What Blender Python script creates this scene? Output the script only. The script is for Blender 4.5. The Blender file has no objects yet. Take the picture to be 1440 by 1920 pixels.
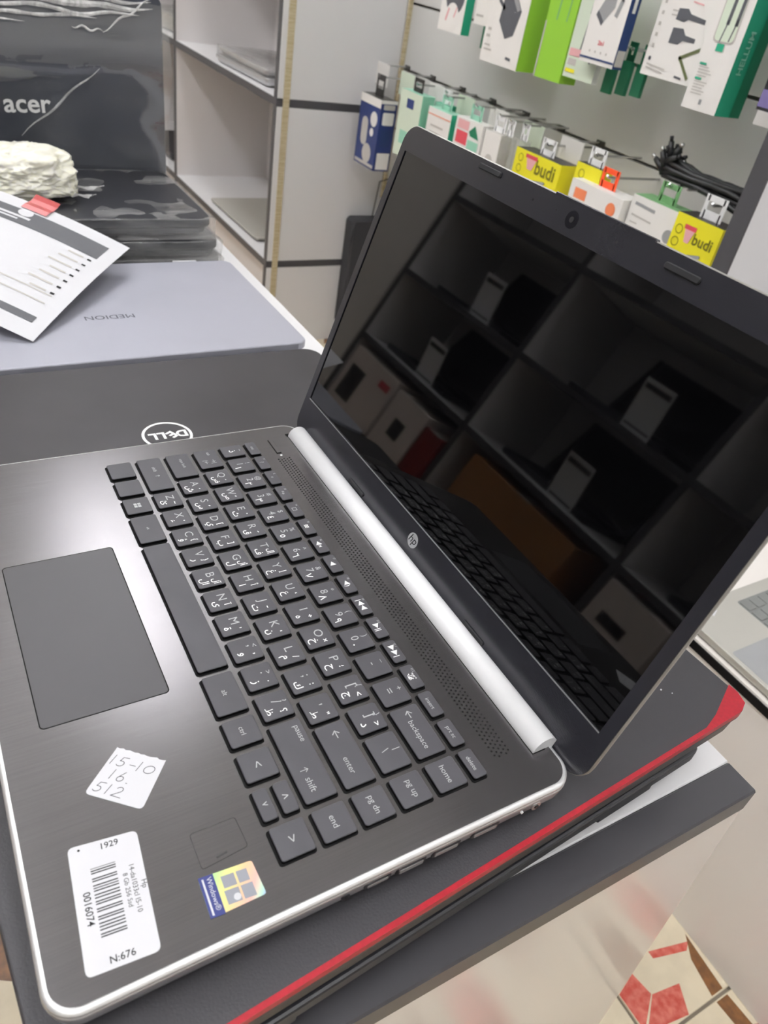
import bpy, bmesh, math, random
from mathutils import Matrix, Vector, noise
random.seed(7)

# ------------------------------------------------------------------ camera, world, exposure
scene = bpy.context.scene
COL = scene.collection
cam_data = bpy.data.cameras.new('camera')
cam = bpy.data.objects.new('camera', cam_data)
COL.objects.link(cam)
cam_data.sensor_fit = 'HORIZONTAL'
cam_data.sensor_width = 36.0
cam_data.lens = 35.211
cam_data.clip_start = 0.01
cam.matrix_world = Matrix(((0.4829631, -0.583478, 0.6529166, 0.273239), (0.8616393, 0.1838651, -0.4730448, -0.1039557), (0.1559627, 0.7910418, 0.5915476, 0.288131), (0, 0, 0, 1)))
cam_data.dof.use_dof = True
cam_data.dof.focus_distance = 0.43
cam_data.dof.aperture_fstop = 22.0
scene.camera = cam

world = bpy.data.worlds.new('world')
scene.world = world
world.use_nodes = True
world.node_tree.nodes['Background'].inputs[0].default_value = (0.92, 0.95, 1.0, 1)
world.node_tree.nodes['Background'].inputs[1].default_value = 0.35

TUBE_POWER = 34.0            # emission of the ceiling tubes
vs = scene.view_settings
vs.view_transform = 'Standard'
vs.look = 'None'
vs.gamma = 1.0
vs.use_curve_mapping = False
vs.exposure = -0.52

# ------------------------------------------------------------------ materials
def srgb(r, g, b):
    f = lambda c: (c / 255 / 12.92) if c / 255 <= 0.04045 else ((c / 255 + 0.055) / 1.055) ** 2.4
    return (f(r), f(g), f(b), 1.0)

def mat(name, col, rough=0.5, metal=0.0, spec=0.5, var=0.0, vscale=(40, 40, 40), bump=0.0, bscale=None,
        emit=None, coat=0.0, detail=3.0, col2=None, bdist=0.001):
    m = bpy.data.materials.new(name)
    m.use_nodes = True
    nt = m.node_tree
    p = nt.nodes['Principled BSDF']
    p.inputs['Base Color'].default_value = col
    p.inputs['Roughness'].default_value = rough
    p.inputs['Metallic'].default_value = metal
    p.inputs['Specular IOR Level'].default_value = spec
    p.inputs['Coat Weight'].default_value = coat
    if var or col2 or bump:
        tc = nt.nodes.new('ShaderNodeTexCoord')
    def noise_of(scale):
        mp = nt.nodes.new('ShaderNodeMapping')
        mp.inputs['Scale'].default_value = scale
        n = nt.nodes.new('ShaderNodeTexNoise')
        n.inputs['Scale'].default_value = 1.0
        n.inputs['Detail'].default_value = detail
        nt.links.new(tc.outputs['Object'], mp.inputs['Vector'])
        nt.links.new(mp.outputs['Vector'], n.inputs['Vector'])
        return n
    if var or col2:
        n = noise_of(vscale)
        r = nt.nodes.new('ShaderNodeValToRGB')
        c2 = col2 or tuple(min(1, c * (1 + var)) for c in col[:3]) + (1,)
        c1 = col if col2 else tuple(c * (1 - var) for c in col[:3]) + (1,)
        r.color_ramp.elements[0].color = c1
        r.color_ramp.elements[1].color = c2
        r.color_ramp.elements[0].position = 0.35
        r.color_ramp.elements[1].position = 0.65
        nt.links.new(n.outputs['Fac'], r.inputs['Fac'])
        nt.links.new(r.outputs['Color'], p.inputs['Base Color'])
    if bump:
        n = noise_of(bscale or vscale)
        b = nt.nodes.new('ShaderNodeBump')
        b.inputs['Strength'].default_value = bump
        b.inputs['Distance'].default_value = bdist
        nt.links.new(n.outputs['Fac'], b.inputs['Height'])
        nt.links.new(b.outputs['Normal'], p.inputs['Normal'])
    if emit:
        p.inputs['Emission Color'].default_value = (0.975, 0.98, 1.0, 1)
        p.inputs['Emission Strength'].default_value = emit
    return m

def film_mat(name, tint=0.04, rough=0.12, bump=0.6, scale=(14, 40, 30), ior=1.5):
    m = bpy.data.materials.new(name)
    m.use_nodes = True
    nt = m.node_tree
    nt.nodes.remove(nt.nodes['Principled BSDF'])
    out = nt.nodes['Material Output']
    tr = nt.nodes.new('ShaderNodeBsdfTransparent')
    gl = nt.nodes.new('ShaderNodeBsdfGlossy'); gl.inputs['Roughness'].default_value = rough
    df = nt.nodes.new('ShaderNodeBsdfDiffuse'); df.inputs['Color'].default_value = (0.92, 0.92, 0.91, 1)
    fr = nt.nodes.new('ShaderNodeFresnel'); fr.inputs['IOR'].default_value = ior
    m1 = nt.nodes.new('ShaderNodeMixShader'); m2 = nt.nodes.new('ShaderNodeMixShader')
    m2.inputs[0].default_value = tint
    tc = nt.nodes.new('ShaderNodeTexCoord')
    mp = nt.nodes.new('ShaderNodeMapping'); mp.inputs['Scale'].default_value = scale
    n = nt.nodes.new('ShaderNodeTexNoise'); n.inputs['Scale'].default_value = 1.0
    n.inputs['Detail'].default_value = 4.0; n.inputs['Distortion'].default_value = 1.2
    b = nt.nodes.new('ShaderNodeBump'); b.inputs['Strength'].default_value = bump; b.inputs['Distance'].default_value = 0.01
    L = nt.links.new
    L(tc.outputs['Object'], mp.inputs['Vector']); L(mp.outputs['Vector'], n.inputs['Vector'])
    L(n.outputs['Fac'], b.inputs['Height'])
    for s in (gl, fr, df): L(b.outputs['Normal'], s.inputs['Normal'])
    ge = nt.nodes.new('ShaderNodeNewGeometry'); mxb = nt.nodes.new('ShaderNodeMix'); mxb.data_type = 'FLOAT'
    mxb.inputs[3].default_value = 0.06          # reflectance seen from the inner side of the thin film
    L(ge.outputs['Backfacing'], mxb.inputs[0]); L(fr.outputs[0], mxb.inputs[2]); L(mxb.outputs[0], m1.inputs[0]); L(tr.outputs[0], m1.inputs[1]); L(gl.outputs[0], m1.inputs[2])
    n2 = nt.nodes.new('ShaderNodeTexNoise'); n2.inputs['Scale'].default_value = 0.45; n2.inputs['Detail'].default_value = 6.0; n2.inputs['Distortion'].default_value = 2.0
    L(mp.outputs['Vector'], n2.inputs['Vector'])
    mr = nt.nodes.new('ShaderNodeMapRange'); mr.inputs['From Min'].default_value = 0.42; mr.inputs['From Max'].default_value = 0.78
    mr.inputs['To Min'].default_value = tint * 0.5; mr.inputs['To Max'].default_value = min(0.95, tint * 3)
    L(n2.outputs['Fac'], mr.inputs['Value']); L(mr.outputs[0], m2.inputs[0])
    L(m1.outputs[0], m2.inputs[1]); L(df.outputs[0], m2.inputs[2]); L(m2.outputs[0], out.inputs['Surface'])
    return m

M = {}
def D(name, *a, **k): M[name] = mat(name, *a, **k)
D('silver', srgb(205, 205, 207), 0.32, 0.85)
D('silver_trim', srgb(232, 232, 232), 0.28, 0.6)
D('hinge_silver', srgb(238, 238, 240), 0.30, 0.0, spec=0.6)
D('deck', srgb(112, 110, 112), 0.25, 0.85, var=0.05, vscale=(1800, 25, 1800), bump=0.05, bscale=(2200, 25, 2200), bdist=0.0002)
D('touchpad', srgb(76, 75, 78), 0.42, 0.3)
D('key_top', srgb(74, 73, 78), 0.5, 0.0, var=0.05, vscale=(60, 60, 60))
D('key_side', srgb(6, 6, 7), 0.6, spec=0.2)
D('well', srgb(8, 8, 9), 0.7, spec=0.2)
D('legend_grey', srgb(178, 178, 180), 0.6)
D('legend_white', srgb(250, 250, 250), 0.5)
D('bezel', srgb(36, 36, 42), 0.24, spec=0.6, bump=0.10, bscale=(700, 2600, 700), bdist=0.0003)
D('lid_silver', srgb(158, 156, 150), 0.42, 0.6)
D('bezel_line', srgb(120, 120, 120), 0.6)
D('screen', srgb(5, 5, 6), 0.03, 0.0, spec=0.5)
D('rubber', srgb(30, 30, 33), 0.7)
D('black', srgb(12, 12, 13), 0.5)
D('port_dark', srgb(52, 52, 54), 0.4, 0.4)
D('port_metal', srgb(190, 190, 188), 0.35, 0.8)
D('lens', srgb(20, 20, 26), 0.1)
D('paper', srgb(214, 214, 218), 0.75)
D('paper_grey', srgb(92, 93, 97), 0.7)
D('ink', srgb(20, 20, 22), 0.7)
D('pencil', srgb(58, 58, 66), 0.7)
D('sticker_blue', srgb(52, 60, 120), 0.35)
D('window_grey', srgb(150, 152, 160), 0.35, 0.3)
D('scuff', srgb(52, 51, 52), 0.6)
D('lid_black_tex', srgb(56, 55, 59), 0.5, bump=0.35, bscale=(900, 900, 900), bdist=0.0004, var=0.06, vscale=(12, 12, 12))
D('red', srgb(166, 6, 32), 0.45, var=0.08, vscale=(500, 500, 500))
D('dark_plastic', srgb(38, 34, 35), 0.4)
D('dark_plastic_cool', srgb(34, 35, 40), 0.35)
D('dell_lid', srgb(62, 60, 63), 0.38, 0.35, var=0.14, vscale=(9, 9, 9))
D('dell_side', srgb(110, 108, 108), 0.5, 0.3)
D('medion_lid', srgb(172, 173, 184), 0.42, 0.4, var=0.03, vscale=(10, 10, 10))
D('medion_side', srgb(120, 121, 128), 0.45, 0.5)
D('medion_text', srgb(84, 84, 92), 0.5, 0.3)
D('logo_white', srgb(250, 250, 250), 0.35)
D('wrapped_black', srgb(40, 41, 46), 0.45, var=0.1, vscale=(15, 15, 15))
D('acer_lid', srgb(60, 64, 74), 0.4, var=0.06, vscale=(6, 6, 6))
D('white_lam', srgb(226, 225, 226), 0.32, spec=0.5)
D('white_gloss', srgb(236, 231, 226), 0.17, spec=0.55)
D('white_inner', srgb(222, 218, 217), 0.45)
D('cream_panel', srgb(238, 233, 227), 0.28)
D('grey_edge', srgb(72, 71, 75), 0.42)
D('grey_table', srgb(62, 61, 65), 0.36)
D('gold_strip', srgb(206, 194, 164), 0.45, 0.1, col2=srgb(186, 170, 132), vscale=(20, 20, 220), detail=1.0)
D('wall', srgb(212, 211, 207), 0.55)
D('slat', srgb(212, 211, 208), 0.42)
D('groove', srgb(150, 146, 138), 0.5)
D('ceiling', srgb(240, 240, 238), 0.8)
D('tube', srgb(255, 255, 255), 0.5, emit=TUBE_POWER)
D('metal', srgb(190, 190, 190), 0.25, 0.9)
D('dark_metal', srgb(70, 68, 66), 0.4, 0.5)
D('tile_cream', srgb(226, 214, 188), 0.22, var=0.04, vscale=(30, 30, 30))
D('tile_red', srgb(186, 72, 62), 0.25, col2=srgb(212, 118, 104), vscale=(90, 90, 90), detail=6)
D('tile_brown', srgb(136, 92, 52), 0.3, col2=srgb(104, 70, 44), vscale=(70, 70, 70), detail=6)
D('grout', srgb(140, 130, 116), 0.8)
D('wad', srgb(244, 242, 228), 0.3, spec=0.6)
M['wad'].node_tree.nodes['Principled BSDF'].inputs['Subsurface Weight'].default_value = 0.5
M['wad'].node_tree.nodes['Principled BSDF'].inputs['Subsurface Radius'].default_value = (0.02, 0.02, 0.015)
D('tape_red', srgb(176, 74, 74), 0.3)
D('card_white', srgb(234, 231, 227), 0.5)
D('card_grey', srgb(190, 186, 180), 0.5)
D('lime', srgb(138, 190, 52), 0.45)
D('teal', srgb(38, 158, 122), 0.45)
D('teal_dark', srgb(24, 118, 84), 0.5)
D('mint', srgb(150, 205, 180), 0.45)
D('navy', srgb(38, 58, 104), 0.4)
D('blue_box', srgb(38, 54, 108), 0.4)
D('yellow', srgb(232, 222, 40), 0.42)
D('yellow_ink', srgb(110, 106, 20), 0.5)
D('orange', srgb(246, 84, 40), 0.42)
D('orange_soft', srgb(226, 128, 86), 0.5)
D('green_soft', srgb(112, 160, 108), 0.5)
D('red_print', srgb(206, 70, 84), 0.5)
D('pink_print', srgb(226, 170, 172), 0.5)
D('gadget', srgb(84, 86, 92), 0.5)
D('gadget_light', srgb(150, 151, 152), 0.5)
D('olive', srgb(96, 104, 66), 0.5)
D('violet', srgb(120, 110, 160), 0.4)
D('pale_green', srgb(214, 226, 206), 0.4)
D('plastic_white', srgb(244, 244, 244), 0.35)
D('cable', srgb(22, 22, 25), 0.45)
D('bag', srgb(52, 52, 56), 0.75, bump=0.3, bscale=(400, 400, 400))
D('beige_laptop', srgb(190, 188, 180), 0.42, 0.35)
D('beige_keys', srgb(120, 122, 120), 0.5)
D('carton', srgb(158, 108, 58), 0.7)
D('printer_white', srgb(224, 212, 206), 0.45)
D('deep_red', srgb(120, 20, 20), 0.5)
M['film'] = film_mat('film', tint=0.10, rough=0.12, bump=0.7, scale=(9, 34, 30))
M['film_acer'] = film_mat('film_acer', tint=0.03, rough=0.04, bump=0.14, scale=(7, 9, 30), ior=1.95)
M['film_fold'] = film_mat('film_fold', tint=0.6, rough=0.15, bump=0.9, scale=(60, 20, 60))
M['film_clear'] = film_mat('film_clear', tint=0.10, rough=0.08, bump=0.5, scale=(40, 40, 40))

# holographic colours of the small square sticker (its own print)
def holo():
    m = mat('holo', srgb(235, 200, 170), 0.3, 0.2)
    nt = m.node_tree; p = nt.nodes['Principled BSDF']
    tc = nt.nodes.new('ShaderNodeTexCoord'); sp = nt.nodes.new('ShaderNodeSeparateXYZ')
    mx = nt.nodes.new('ShaderNodeMath'); mx.operation = 'MULTIPLY_ADD'; mx.inputs[1].default_value = 38.0; mx.inputs[2].default_value = 0.36
    my = nt.nodes.new('ShaderNodeMath'); my.operation = 'MULTIPLY_ADD'; my.inputs[1].default_value = 26.0
    r = nt.nodes.new('ShaderNodeValToRGB')
    e = r.color_ramp.elements
    e[0].position = 0.0; e[0].color = srgb(190, 235, 160)
    e[1].position = 1.0; e[1].color = srgb(150, 165, 240)
    for pos, c in ((0.25, (232, 232, 150)), (0.5, (250, 205, 160)), (0.72, (250, 190, 180)), (0.88, (200, 240, 215))):
        x = e.new(pos); x.color = srgb(*c)
    L = nt.links.new
    L(tc.outputs['Object'], sp.inputs[0]); L(sp.outputs['Y'], mx.inputs[0]); L(sp.outputs['X'], my.inputs[0])
    L(mx.outputs[0], my.inputs[2]); L(my.outputs[0], r.inputs['Fac']); L(r.outputs['Color'], p.inputs['Base Color'])
    return m
M['holo'] = holo()

# ------------------------------------------------------------------ text outlines
_tc = {}
def text_mesh(s, shear=0.0, bold=0.0):
    key = (s, shear, bold)
    if key in _tc: return _tc[key]
    cu = bpy.data.curves.new('t', 'FONT')
    cu.body = s; cu.size = 1.0; cu.resolution_u = 3; cu.shear = shear; cu.offset = bold
    ob = bpy.data.objects.new('t', cu)
    COL.objects.link(ob)
    dg = bpy.context.evaluated_depsgraph_get()
    me = bpy.data.meshes.new_from_object(ob.evaluated_get(dg))
    v = [tuple(x.co) for x in me.vertices]; f = [tuple(p.vertices) for p in me.polygons]
    bpy.data.objects.remove(ob); bpy.data.curves.remove(cu); bpy.data.meshes.remove(me)
    if v:
        x0 = min(p[0] for p in v); x1 = max(p[0] for p in v); y0 = min(p[1] for p in v); y1 = max(p[1] for p in v)
    else:
        x0 = x1 = y0 = y1 = 0
    _tc[key] = (v, f, (x0, x1, y0, y1))
    return _tc[key]

# ------------------------------------------------------------------ mesh building
def rrect(w, d, r, seg=5, cx=0.0, cy=0.0):
    pts = []
    r = max(min(r, w / 2 - 1e-6, d / 2 - 1e-6), 1e-6)
    for (sx, sy, a0) in ((1, 1, 0), (-1, 1, 90), (-1, -1, 180), (1, -1, 270)):
        for k in range(seg + 1):
            a = math.radians(a0 + 90 * k / seg)
            pts.append((cx + sx * (w / 2 - r) + r * math.cos(a), cy + sy * (d / 2 - r) + r * math.sin(a)))
    return pts

class B:
    def __init__(s):
        s.v = []; s.f = []; s.m = []; s.mi = 0; s.M = None
    def add(s, vs, fs):
        o = len(s.v)
        if s.M is not None: vs = [tuple(s.M @ Vector(p)) for p in vs]
        s.v += [tuple(p) for p in vs]
        for f in fs:
            s.f.append(tuple(i + o for i in f)); s.m.append(s.mi)
        return s
    def use(s, i): s.mi = i; return s
    def box(s, x0, x1, y0, y1, z0, z1):
        v = [(x, y, z) for z in (z0, z1) for y in (y0, y1) for x in (x0, x1)]
        return s.add(v, [(0, 2, 3, 1), (4, 5, 7, 6), (0, 1, 5, 4), (2, 6, 7, 3), (0, 4, 6, 2), (1, 3, 7, 5)])
    def cbox(s, x0, x1, y0, y1, z0, z1, c=0.001):
        return s.slab((x0 + x1) / 2, (y0 + y1) / 2, x1 - x0, y1 - y0, c, [(z0, c), (z0 + c, 0), (z1 - c, 0), (z1, c)], 1)
    def slab(s, cx, cy, w, d, r, layers, seg=5, cap_mi=None, bev_mi=None):
        n = 4 * (seg + 1); vs = []
        for z, ins in layers:
            for p in rrect(w - 2 * ins, d - 2 * ins, max(r - ins, 1e-5), seg, cx, cy): vs.append((p[0], p[1], z))
        L = len(layers); mi = s.mi
        o = len(s.v)
        if s.M is not None: vs = [tuple(s.M @ Vector(p)) for p in vs]
        s.v += vs
        for l in range(L - 1):
            for k in range(n):
                a = o + l * n + k; b = o + l * n + (k + 1) % n
                s.f.append((a, b, b + n, a + n)); s.m.append(bev_mi if (bev_mi is not None and l == L - 2) else mi)
        s.f.append(tuple(o + k for k in reversed(range(n)))); s.m.append(mi)
        s.f.append(tuple(o + (L - 1) * n + k for k in range(n))); s.m.append(cap_mi if cap_mi is not None else mi)
        return s
    def prism(s, pts, z0, z1):
        n = len(pts)
        v = [(p[0], p[1], z0) for p in pts] + [(p[0], p[1], z1) for p in pts]
        f = [tuple(reversed(range(n))), tuple(range(n, 2 * n))] + [(k, (k + 1) % n, n + (k + 1) % n, n + k) for k in range(n)]
        return s.add(v, f)
    def poly(s, pts): return s.add(pts, [tuple(range(len(pts)))])
    def xprism(s, pts, x0, x1):            # profile in y,z extruded along x
        n = len(pts)
        v = [(x0, p[0], p[1]) for p in pts] + [(x1, p[0], p[1]) for p in pts]
        f = [tuple(reversed(range(n))), tuple(range(n, 2 * n))] + [(k, (k + 1) % n, n + (k + 1) % n, n + k) for k in range(n)]
        return s.add(v, f)
    def tube(s, pts, r, seg=8, cap=True):
        pts = [Vector(p) for p in pts]; vs = []; up = Vector((0, 0, 1))
        rr = r if isinstance(r, (list, tuple)) else [r] * len(pts)
        for i, p in enumerate(pts):
            t = (pts[min(i + 1, len(pts) - 1)] - pts[max(i - 1, 0)]).normalized()
            a = t.cross(up if abs(t.dot(up)) < 0.95 else Vector((1, 0, 0))).normalized(); b = t.cross(a)
            for k in range(seg):
                q = p + (a * math.cos(2 * math.pi * k / seg) + b * math.sin(2 * math.pi * k / seg)) * rr[i]
                vs.append(tuple(q))
        fs = []
        for i in range(len(pts) - 1):
            for k in range(seg):
                a = i * seg + k; b = i * seg + (k + 1) % seg
                fs.append((a, b, b + seg, a + seg))
        if cap:
            fs.append(tuple(reversed(range(seg)))); fs.append(tuple((len(pts) - 1) * seg + k for k in range(seg)))
        return s.add(vs, fs)
    def disc(s, cx, cy, r, z0, z1, seg=20):
        return s.prism([(cx + r * math.cos(2 * math.pi * k / seg), cy + r * math.sin(2 * math.pi * k / seg)) for k in range(seg)], z0, z1)
    def ring(s, cx, cy, rx, ry, w, z, seg=32):
        v = []; f = []
        for k in range(seg):
            a = 2 * math.pi * k / seg
            v.append((cx + rx * math.cos(a), cy + ry * math.sin(a), z)); v.append((cx + (rx - w) * math.cos(a), cy + (ry - w) * math.sin(a), z))
        for k in range(seg):
            a = 2 * k; b = 2 * ((k + 1) % seg)
            f.append((a, b, b + 1, a + 1))
        return s.add(v, f)
    def stroke(s, pts, w, z):              # flat pen line in the xy plane
        for a, b in zip(pts, pts[1:]):
            d = Vector((b[0] - a[0], b[1] - a[1])); 
            if d.length < 1e-9: continue
            d.normalize(); n = Vector((-d.y, d.x)) * w / 2; e = d * w / 2
            s.add([(a[0] - e.x - n.x, a[1] - e.y - n.y, z), (b[0] + e.x - n.x, b[1] + e.y - n.y, z), (b[0] + e.x + n.x, b[1] + e.y + n.y, z), (a[0] - e.x + n.x, a[1] - e.y + n.y, z)], [(0, 1, 2, 3)])
        return s
    def text(s, t, cx, cy, size, z=0.0, ang=0.0, shear=0.0, fit=None, bold=0.0, anchor='c'):
        v, f, (x0, x1, y0, y1) = text_mesh(t, shear, bold)
        if not v: return s
        k = size
        if fit: k = fit / max(x1 - x0, 1e-6)
        c, sn = math.cos(ang), math.sin(ang)
        ax = (x0 + x1) / 2 if anchor == 'c' else x0
        ay = (y0 + y1) / 2
        return s.add([(cx + ((p[0] - ax) * c - (p[1] - ay) * sn) * k, cy + ((p[0] - ax) * sn + (p[1] - ay) * c) * k, z) for p in v], f)
    def build(s, name, mats, parent=None, loc=None, smooth=False):
        me = bpy.data.meshes.new(name)
        me.from_pydata(s.v, [], s.f)
        for k in (mats if isinstance(mats, (list, tuple)) else [mats]): me.materials.append(M[k])
        me.polygons.foreach_set('material_index', s.m)
        if smooth: me.polygons.foreach_set('use_smooth', [True] * len(s.f))
        me.update()
        o = bpy.data.objects.new(name, me)
        COL.objects.link(o)
        if parent is not None: o.parent = parent
        if loc is not None: o.location = loc
        return o

def inst(me_obj, name, parent, loc, rot=None):
    o = bpy.data.objects.new(name, me_obj if isinstance(me_obj, bpy.types.Mesh) else me_obj.data)
    COL.objects.link(o); o.parent = parent; o.location = loc
    if rot: o.rotation_euler = rot
    return o

def tag(o, label, cat, group=None):
    o['label'] = label; o['category'] = cat
    if group: o['group'] = group
    return o

def thing(name, label, cat, loc=(0, 0, 0), rotz=0.0, group=None, rot=None):
    o = bpy.data.objects.new(name, None)
    o.empty_display_size = 0.05
    COL.objects.link(o); o.location = loc
    o.rotation_euler = rot if rot else (0, 0, rotz)
    return tag(o, label, cat, group)

def struct(o):
    o['kind'] = 'structure'; return o

def sub(b, **k): return b
# ------------------------------------------------------------------ room shell
ZF = -0.750          # floor height; the deck of the open laptop is z = 0
XL, XR, YF, YB, ZC = -3.7, 1.6, -1.56, 1.157, 2.0

floor = struct(B().box(XL, XR, YF, YB, ZF - 0.05, ZF - 0.004).build('floor', 'grout'))
tile_me = None
for ix in range(-14, 6):
    for iy in range(-8, 4):
        x0 = 0.211 + 0.3 * ix; y0 = 0.51 + 0.3 * iy
        if x0 < XL or x0 + 0.3 > XR or y0 < YF or y0 + 0.3 > YB: continue
        if tile_me is None:
            t = B().cbox(0.002, 0.298, 0.002, 0.298, -0.004, 0.0, 0.0008).build('tile', 'tile_cream', floor)
            tile_me = t.data
            # coloured pieces set into a tile
            ins = B()
            ins.use(0)
            ins.poly([(0.215, 0.080, 0.0002), (0.225, 0.080, 0.0002), (0.239, 0.133, 0.0002), (0.231, 0.145, 0.0002)])
            ins.poly([(0.237, 0.003, 0.0002), (0.284, 0.004, 0.0002), (0.256, 0.044, 0.0002), (0.226, 0.038, 0.0002)])
            ins.poly([(0.257, 0.045, 0.0002), (0.287, 0.006, 0.0002), (0.297, 0.073, 0.0002), (0.264, 0.090, 0.0002)])
            ins.poly([(0.03, 0.10, 0.0002), (0.10, 0.08, 0.0002), (0.12, 0.13, 0.0002), (0.05, 0.16, 0.0002)])
            ins.use(1)
            ins.poly([(0.10, 0.20, 0.0002), (0.16, 0.17, 0.0002), (0.20, 0.24, 0.0002), (0.13, 0.28, 0.0002)])
            ins.poly([(0.004, 0.120, 0.0002), (0.05, 0.123, 0.0002), (0.05, 0.145, 0.0002), (0.004, 0.142, 0.0002)])
            ins.poly([(0.222, 0.149, 0.0002), (0.296, 0.142, 0.0002), (0.296, 0.120, 0.0002), (0.25, 0.13, 0.0002)])
            ins.poly([(0.02, 0.02, 0.0002), (0.09, 0.03, 0.0002), (0.07, 0.06, 0.0002), (0.02, 0.07, 0.0002)])
            i0 = ins.build('inlay', ['tile_red', 'tile_brown'], t); inlay_me = i0.data
            t.location = (x0, y0, ZF)
        else:
            t = inst(tile_me, 'tile', floor, (x0, y0, ZF))
            inst(inlay_me, 'inlay', t, (0, 0, 0))

struct(B().box(XL - 0.1, XR + 0.1, YF - 0.1, YB + 0.1, ZC, ZC + 0.1).build('ceiling', 'ceiling'))
struct(B().box(XL - 0.1, XL, YF, YB, ZF, ZC).build('wall_left', 'wall'))
struct(B().box(XR, XR + 0.1, YF, YB, ZF, ZC).build('wall_right', 'wall'))
struct(B().box(XL, XR, YF - 0.1, YF, ZF, ZC).build('wall_front', 'wall'))
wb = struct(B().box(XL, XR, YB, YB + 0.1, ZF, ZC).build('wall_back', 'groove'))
# horizontal boards of the slotted display wall, lipped so each slot is a dark groove
zg = [0.04 + 0.15 * k for k in range(-2, 13)]
for a, b in zip(zg, zg[1:]):
    if b > ZC - 0.01: break
    B().xprism([(1.157, a + 0.010), (1.145, a + 0.010), (1.145, a + 0.003), (1.139, a + 0.003), (1.139, b - 0.003), (1.157, b - 0.003)],
               -1.758, -0.428).build('slat', 'slat', wb)
    B().xprism([(1.157, a + 0.001), (1.139, a + 0.001), (1.139, b - 0.001), (1.157, b - 0.001)], -0.396, XR).build('slat', 'white_lam', wb)
B().cbox(-1.760, -1.752, 1.128, 1.139, -0.30, 1.9, 0.001).build('corner_trim', 'gold_strip', wb)

# ceiling light fixtures with four tubes each
fx = 0
for (lx, ly, wh) in ((0.60, -0.75, 'nearest the front wall at the near end'), (0.60, 0.38, 'over the white display counter'),
                 (-0.75, -0.75, 'over the shelves of open laptops'), (-2.10, -0.75, 'at the far end by the front wall'),
                 (-2.10, 0.38, 'over the tall white shelf and the accessory boxes')):
    L = thing('ceiling_light', 'white four-tube ceiling light ' + wh, 'ceiling light', (lx, ly, ZC), 0, 'four-tube ceiling lights')
    B().cbox(-0.62, 0.62, -0.16, 0.16, -0.05, 0.0, 0.004).build('housing', 'plastic_white', L)
    for k in range(4):
        B().tube([(-0.58, -0.12 + 0.08 * k, -0.068), (0.58, -0.12 + 0.08 * k, -0.068)], 0.013, 10).build('tube', 'tube', L, smooth=True)

# ------------------------------------------------------------------ display table under the laptops
ZT = -0.075
tb = thing('display_table', 'long white display table with dark grey end edging under the laptops', 'table', (-0.5, 0.07, ZF))
def TB(b, n, m): return b.build(n, m, tb, (0.5, -0.07, -ZF))
TB(B().cbox(-1.35, 0.163, -0.112, 0.271, ZT - 0.020, ZT, 0.0008), 'table_top', 'white_lam')
TB(B().cbox(0.163, 0.185, -0.112, 0.271, ZT - 0.020, ZT, 0.0012), 'edging', 'grey_table')
pn = B()
pn.add([(0.160, -0.105, ZT - 0.02), (0.180, -0.105, ZT - 0.02), (0.180, 0.285, ZT - 0.02), (0.160, 0.285, ZT - 0.02),
        (0.160, -0.105, ZF), (0.180, -0.105, ZF), (0.180, 0.400, ZF), (0.160, 0.400, ZF)],
       [(3, 2, 1, 0), (4, 5, 6, 7), (0, 1, 5, 4), (1, 2, 6, 5), (2, 3, 7, 6), (3, 0, 4, 7)])
TB(pn, 'end_panel', 'white_gloss')
TB(B().cbox(-1.33, -1.31, -0.105, 0.262, ZF, ZT - 0.020), 'end_panel', 'white_lam')
TB(B().cbox(-1.31, 0.160, 0.242, 0.262, ZF, ZT - 0.020), 'back_panel', 'white_lam')

# ------------------------------------------------------------------ main laptop
U = 0.0186
KX = lambda x: (x - 7.93) * U
KY = lambda y: (y + 3.1) * U
ZB = 0.0205
hp = thing('laptop', 'open silver laptop with dark brushed keyboard deck and paper labels on its palm rest', 'laptop', (0, 0, -ZB))
OFF = (0, 0, ZB)
W2, Y0, Y1 = 0.1622, -0.1140, 0.1148
cyb, db = (Y0 + Y1) / 2, Y1 - Y0
body = B().slab(0, cyb, 2 * W2, db, 0.0125, [(-0.0172, 0.010), (-0.0150, 0.0035), (-0.0105, 0.0012), (-0.0036, 0.0), (-0.0020, 0.0001)], 10).build('base', 'silver', hp, OFF, True)
tr = B().slab(0, cyb, 2 * W2, db, 0.0125, [(-0.0021, 0.0001), (-0.0008, 0.0003), (-0.0001, 0.0012), (0.0, 0.0024)], 10)
tr.build('deck_trim', 'silver_trim', hp, OFF, True)
deck = B().slab(0, cyb, 2 * W2 - 0.005, db - 0.005, 0.0102, [(-0.001, 0), (0.00025, 0), (0.0003, 0.0001)], 10).build('deck', 'deck', hp, OFF)
for fx_, fy_ in ((-0.13, -0.085), (0.13, -0.085), (-0.13, 0.088), (0.13, 0.088)):
    B().slab(fx_, fy_, 0.03, 0.008, 0.004, [(-ZB, 0.0006), (-ZB + 0.0006, 0), (-0.0170, 0)], 5).build('rubber_foot', 'rubber', hp, OFF)
ZD = 0.0003
# touchpad with a fine dark gap
tpx, tpy, tpw, tpd = KX(7.47), KY(-6.75), 5.86 * U, 2.97 * U
B().slab(tpx, tpy, tpw + 0.0010, tpd + 0.0010, 0.0022, [(ZD - 0.0003, 0), (ZD + 0.00004, 0)], 5).build('touchpad_gap', 'well', hp, OFF)
B().slab(tpx, tpy, tpw, tpd, 0.0018, [(ZD - 0.0003, 0), (ZD + 0.00010, 0), (ZD + 0.00014, 0.0001)], 5).build('touchpad', 'touchpad', hp, OFF)

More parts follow.
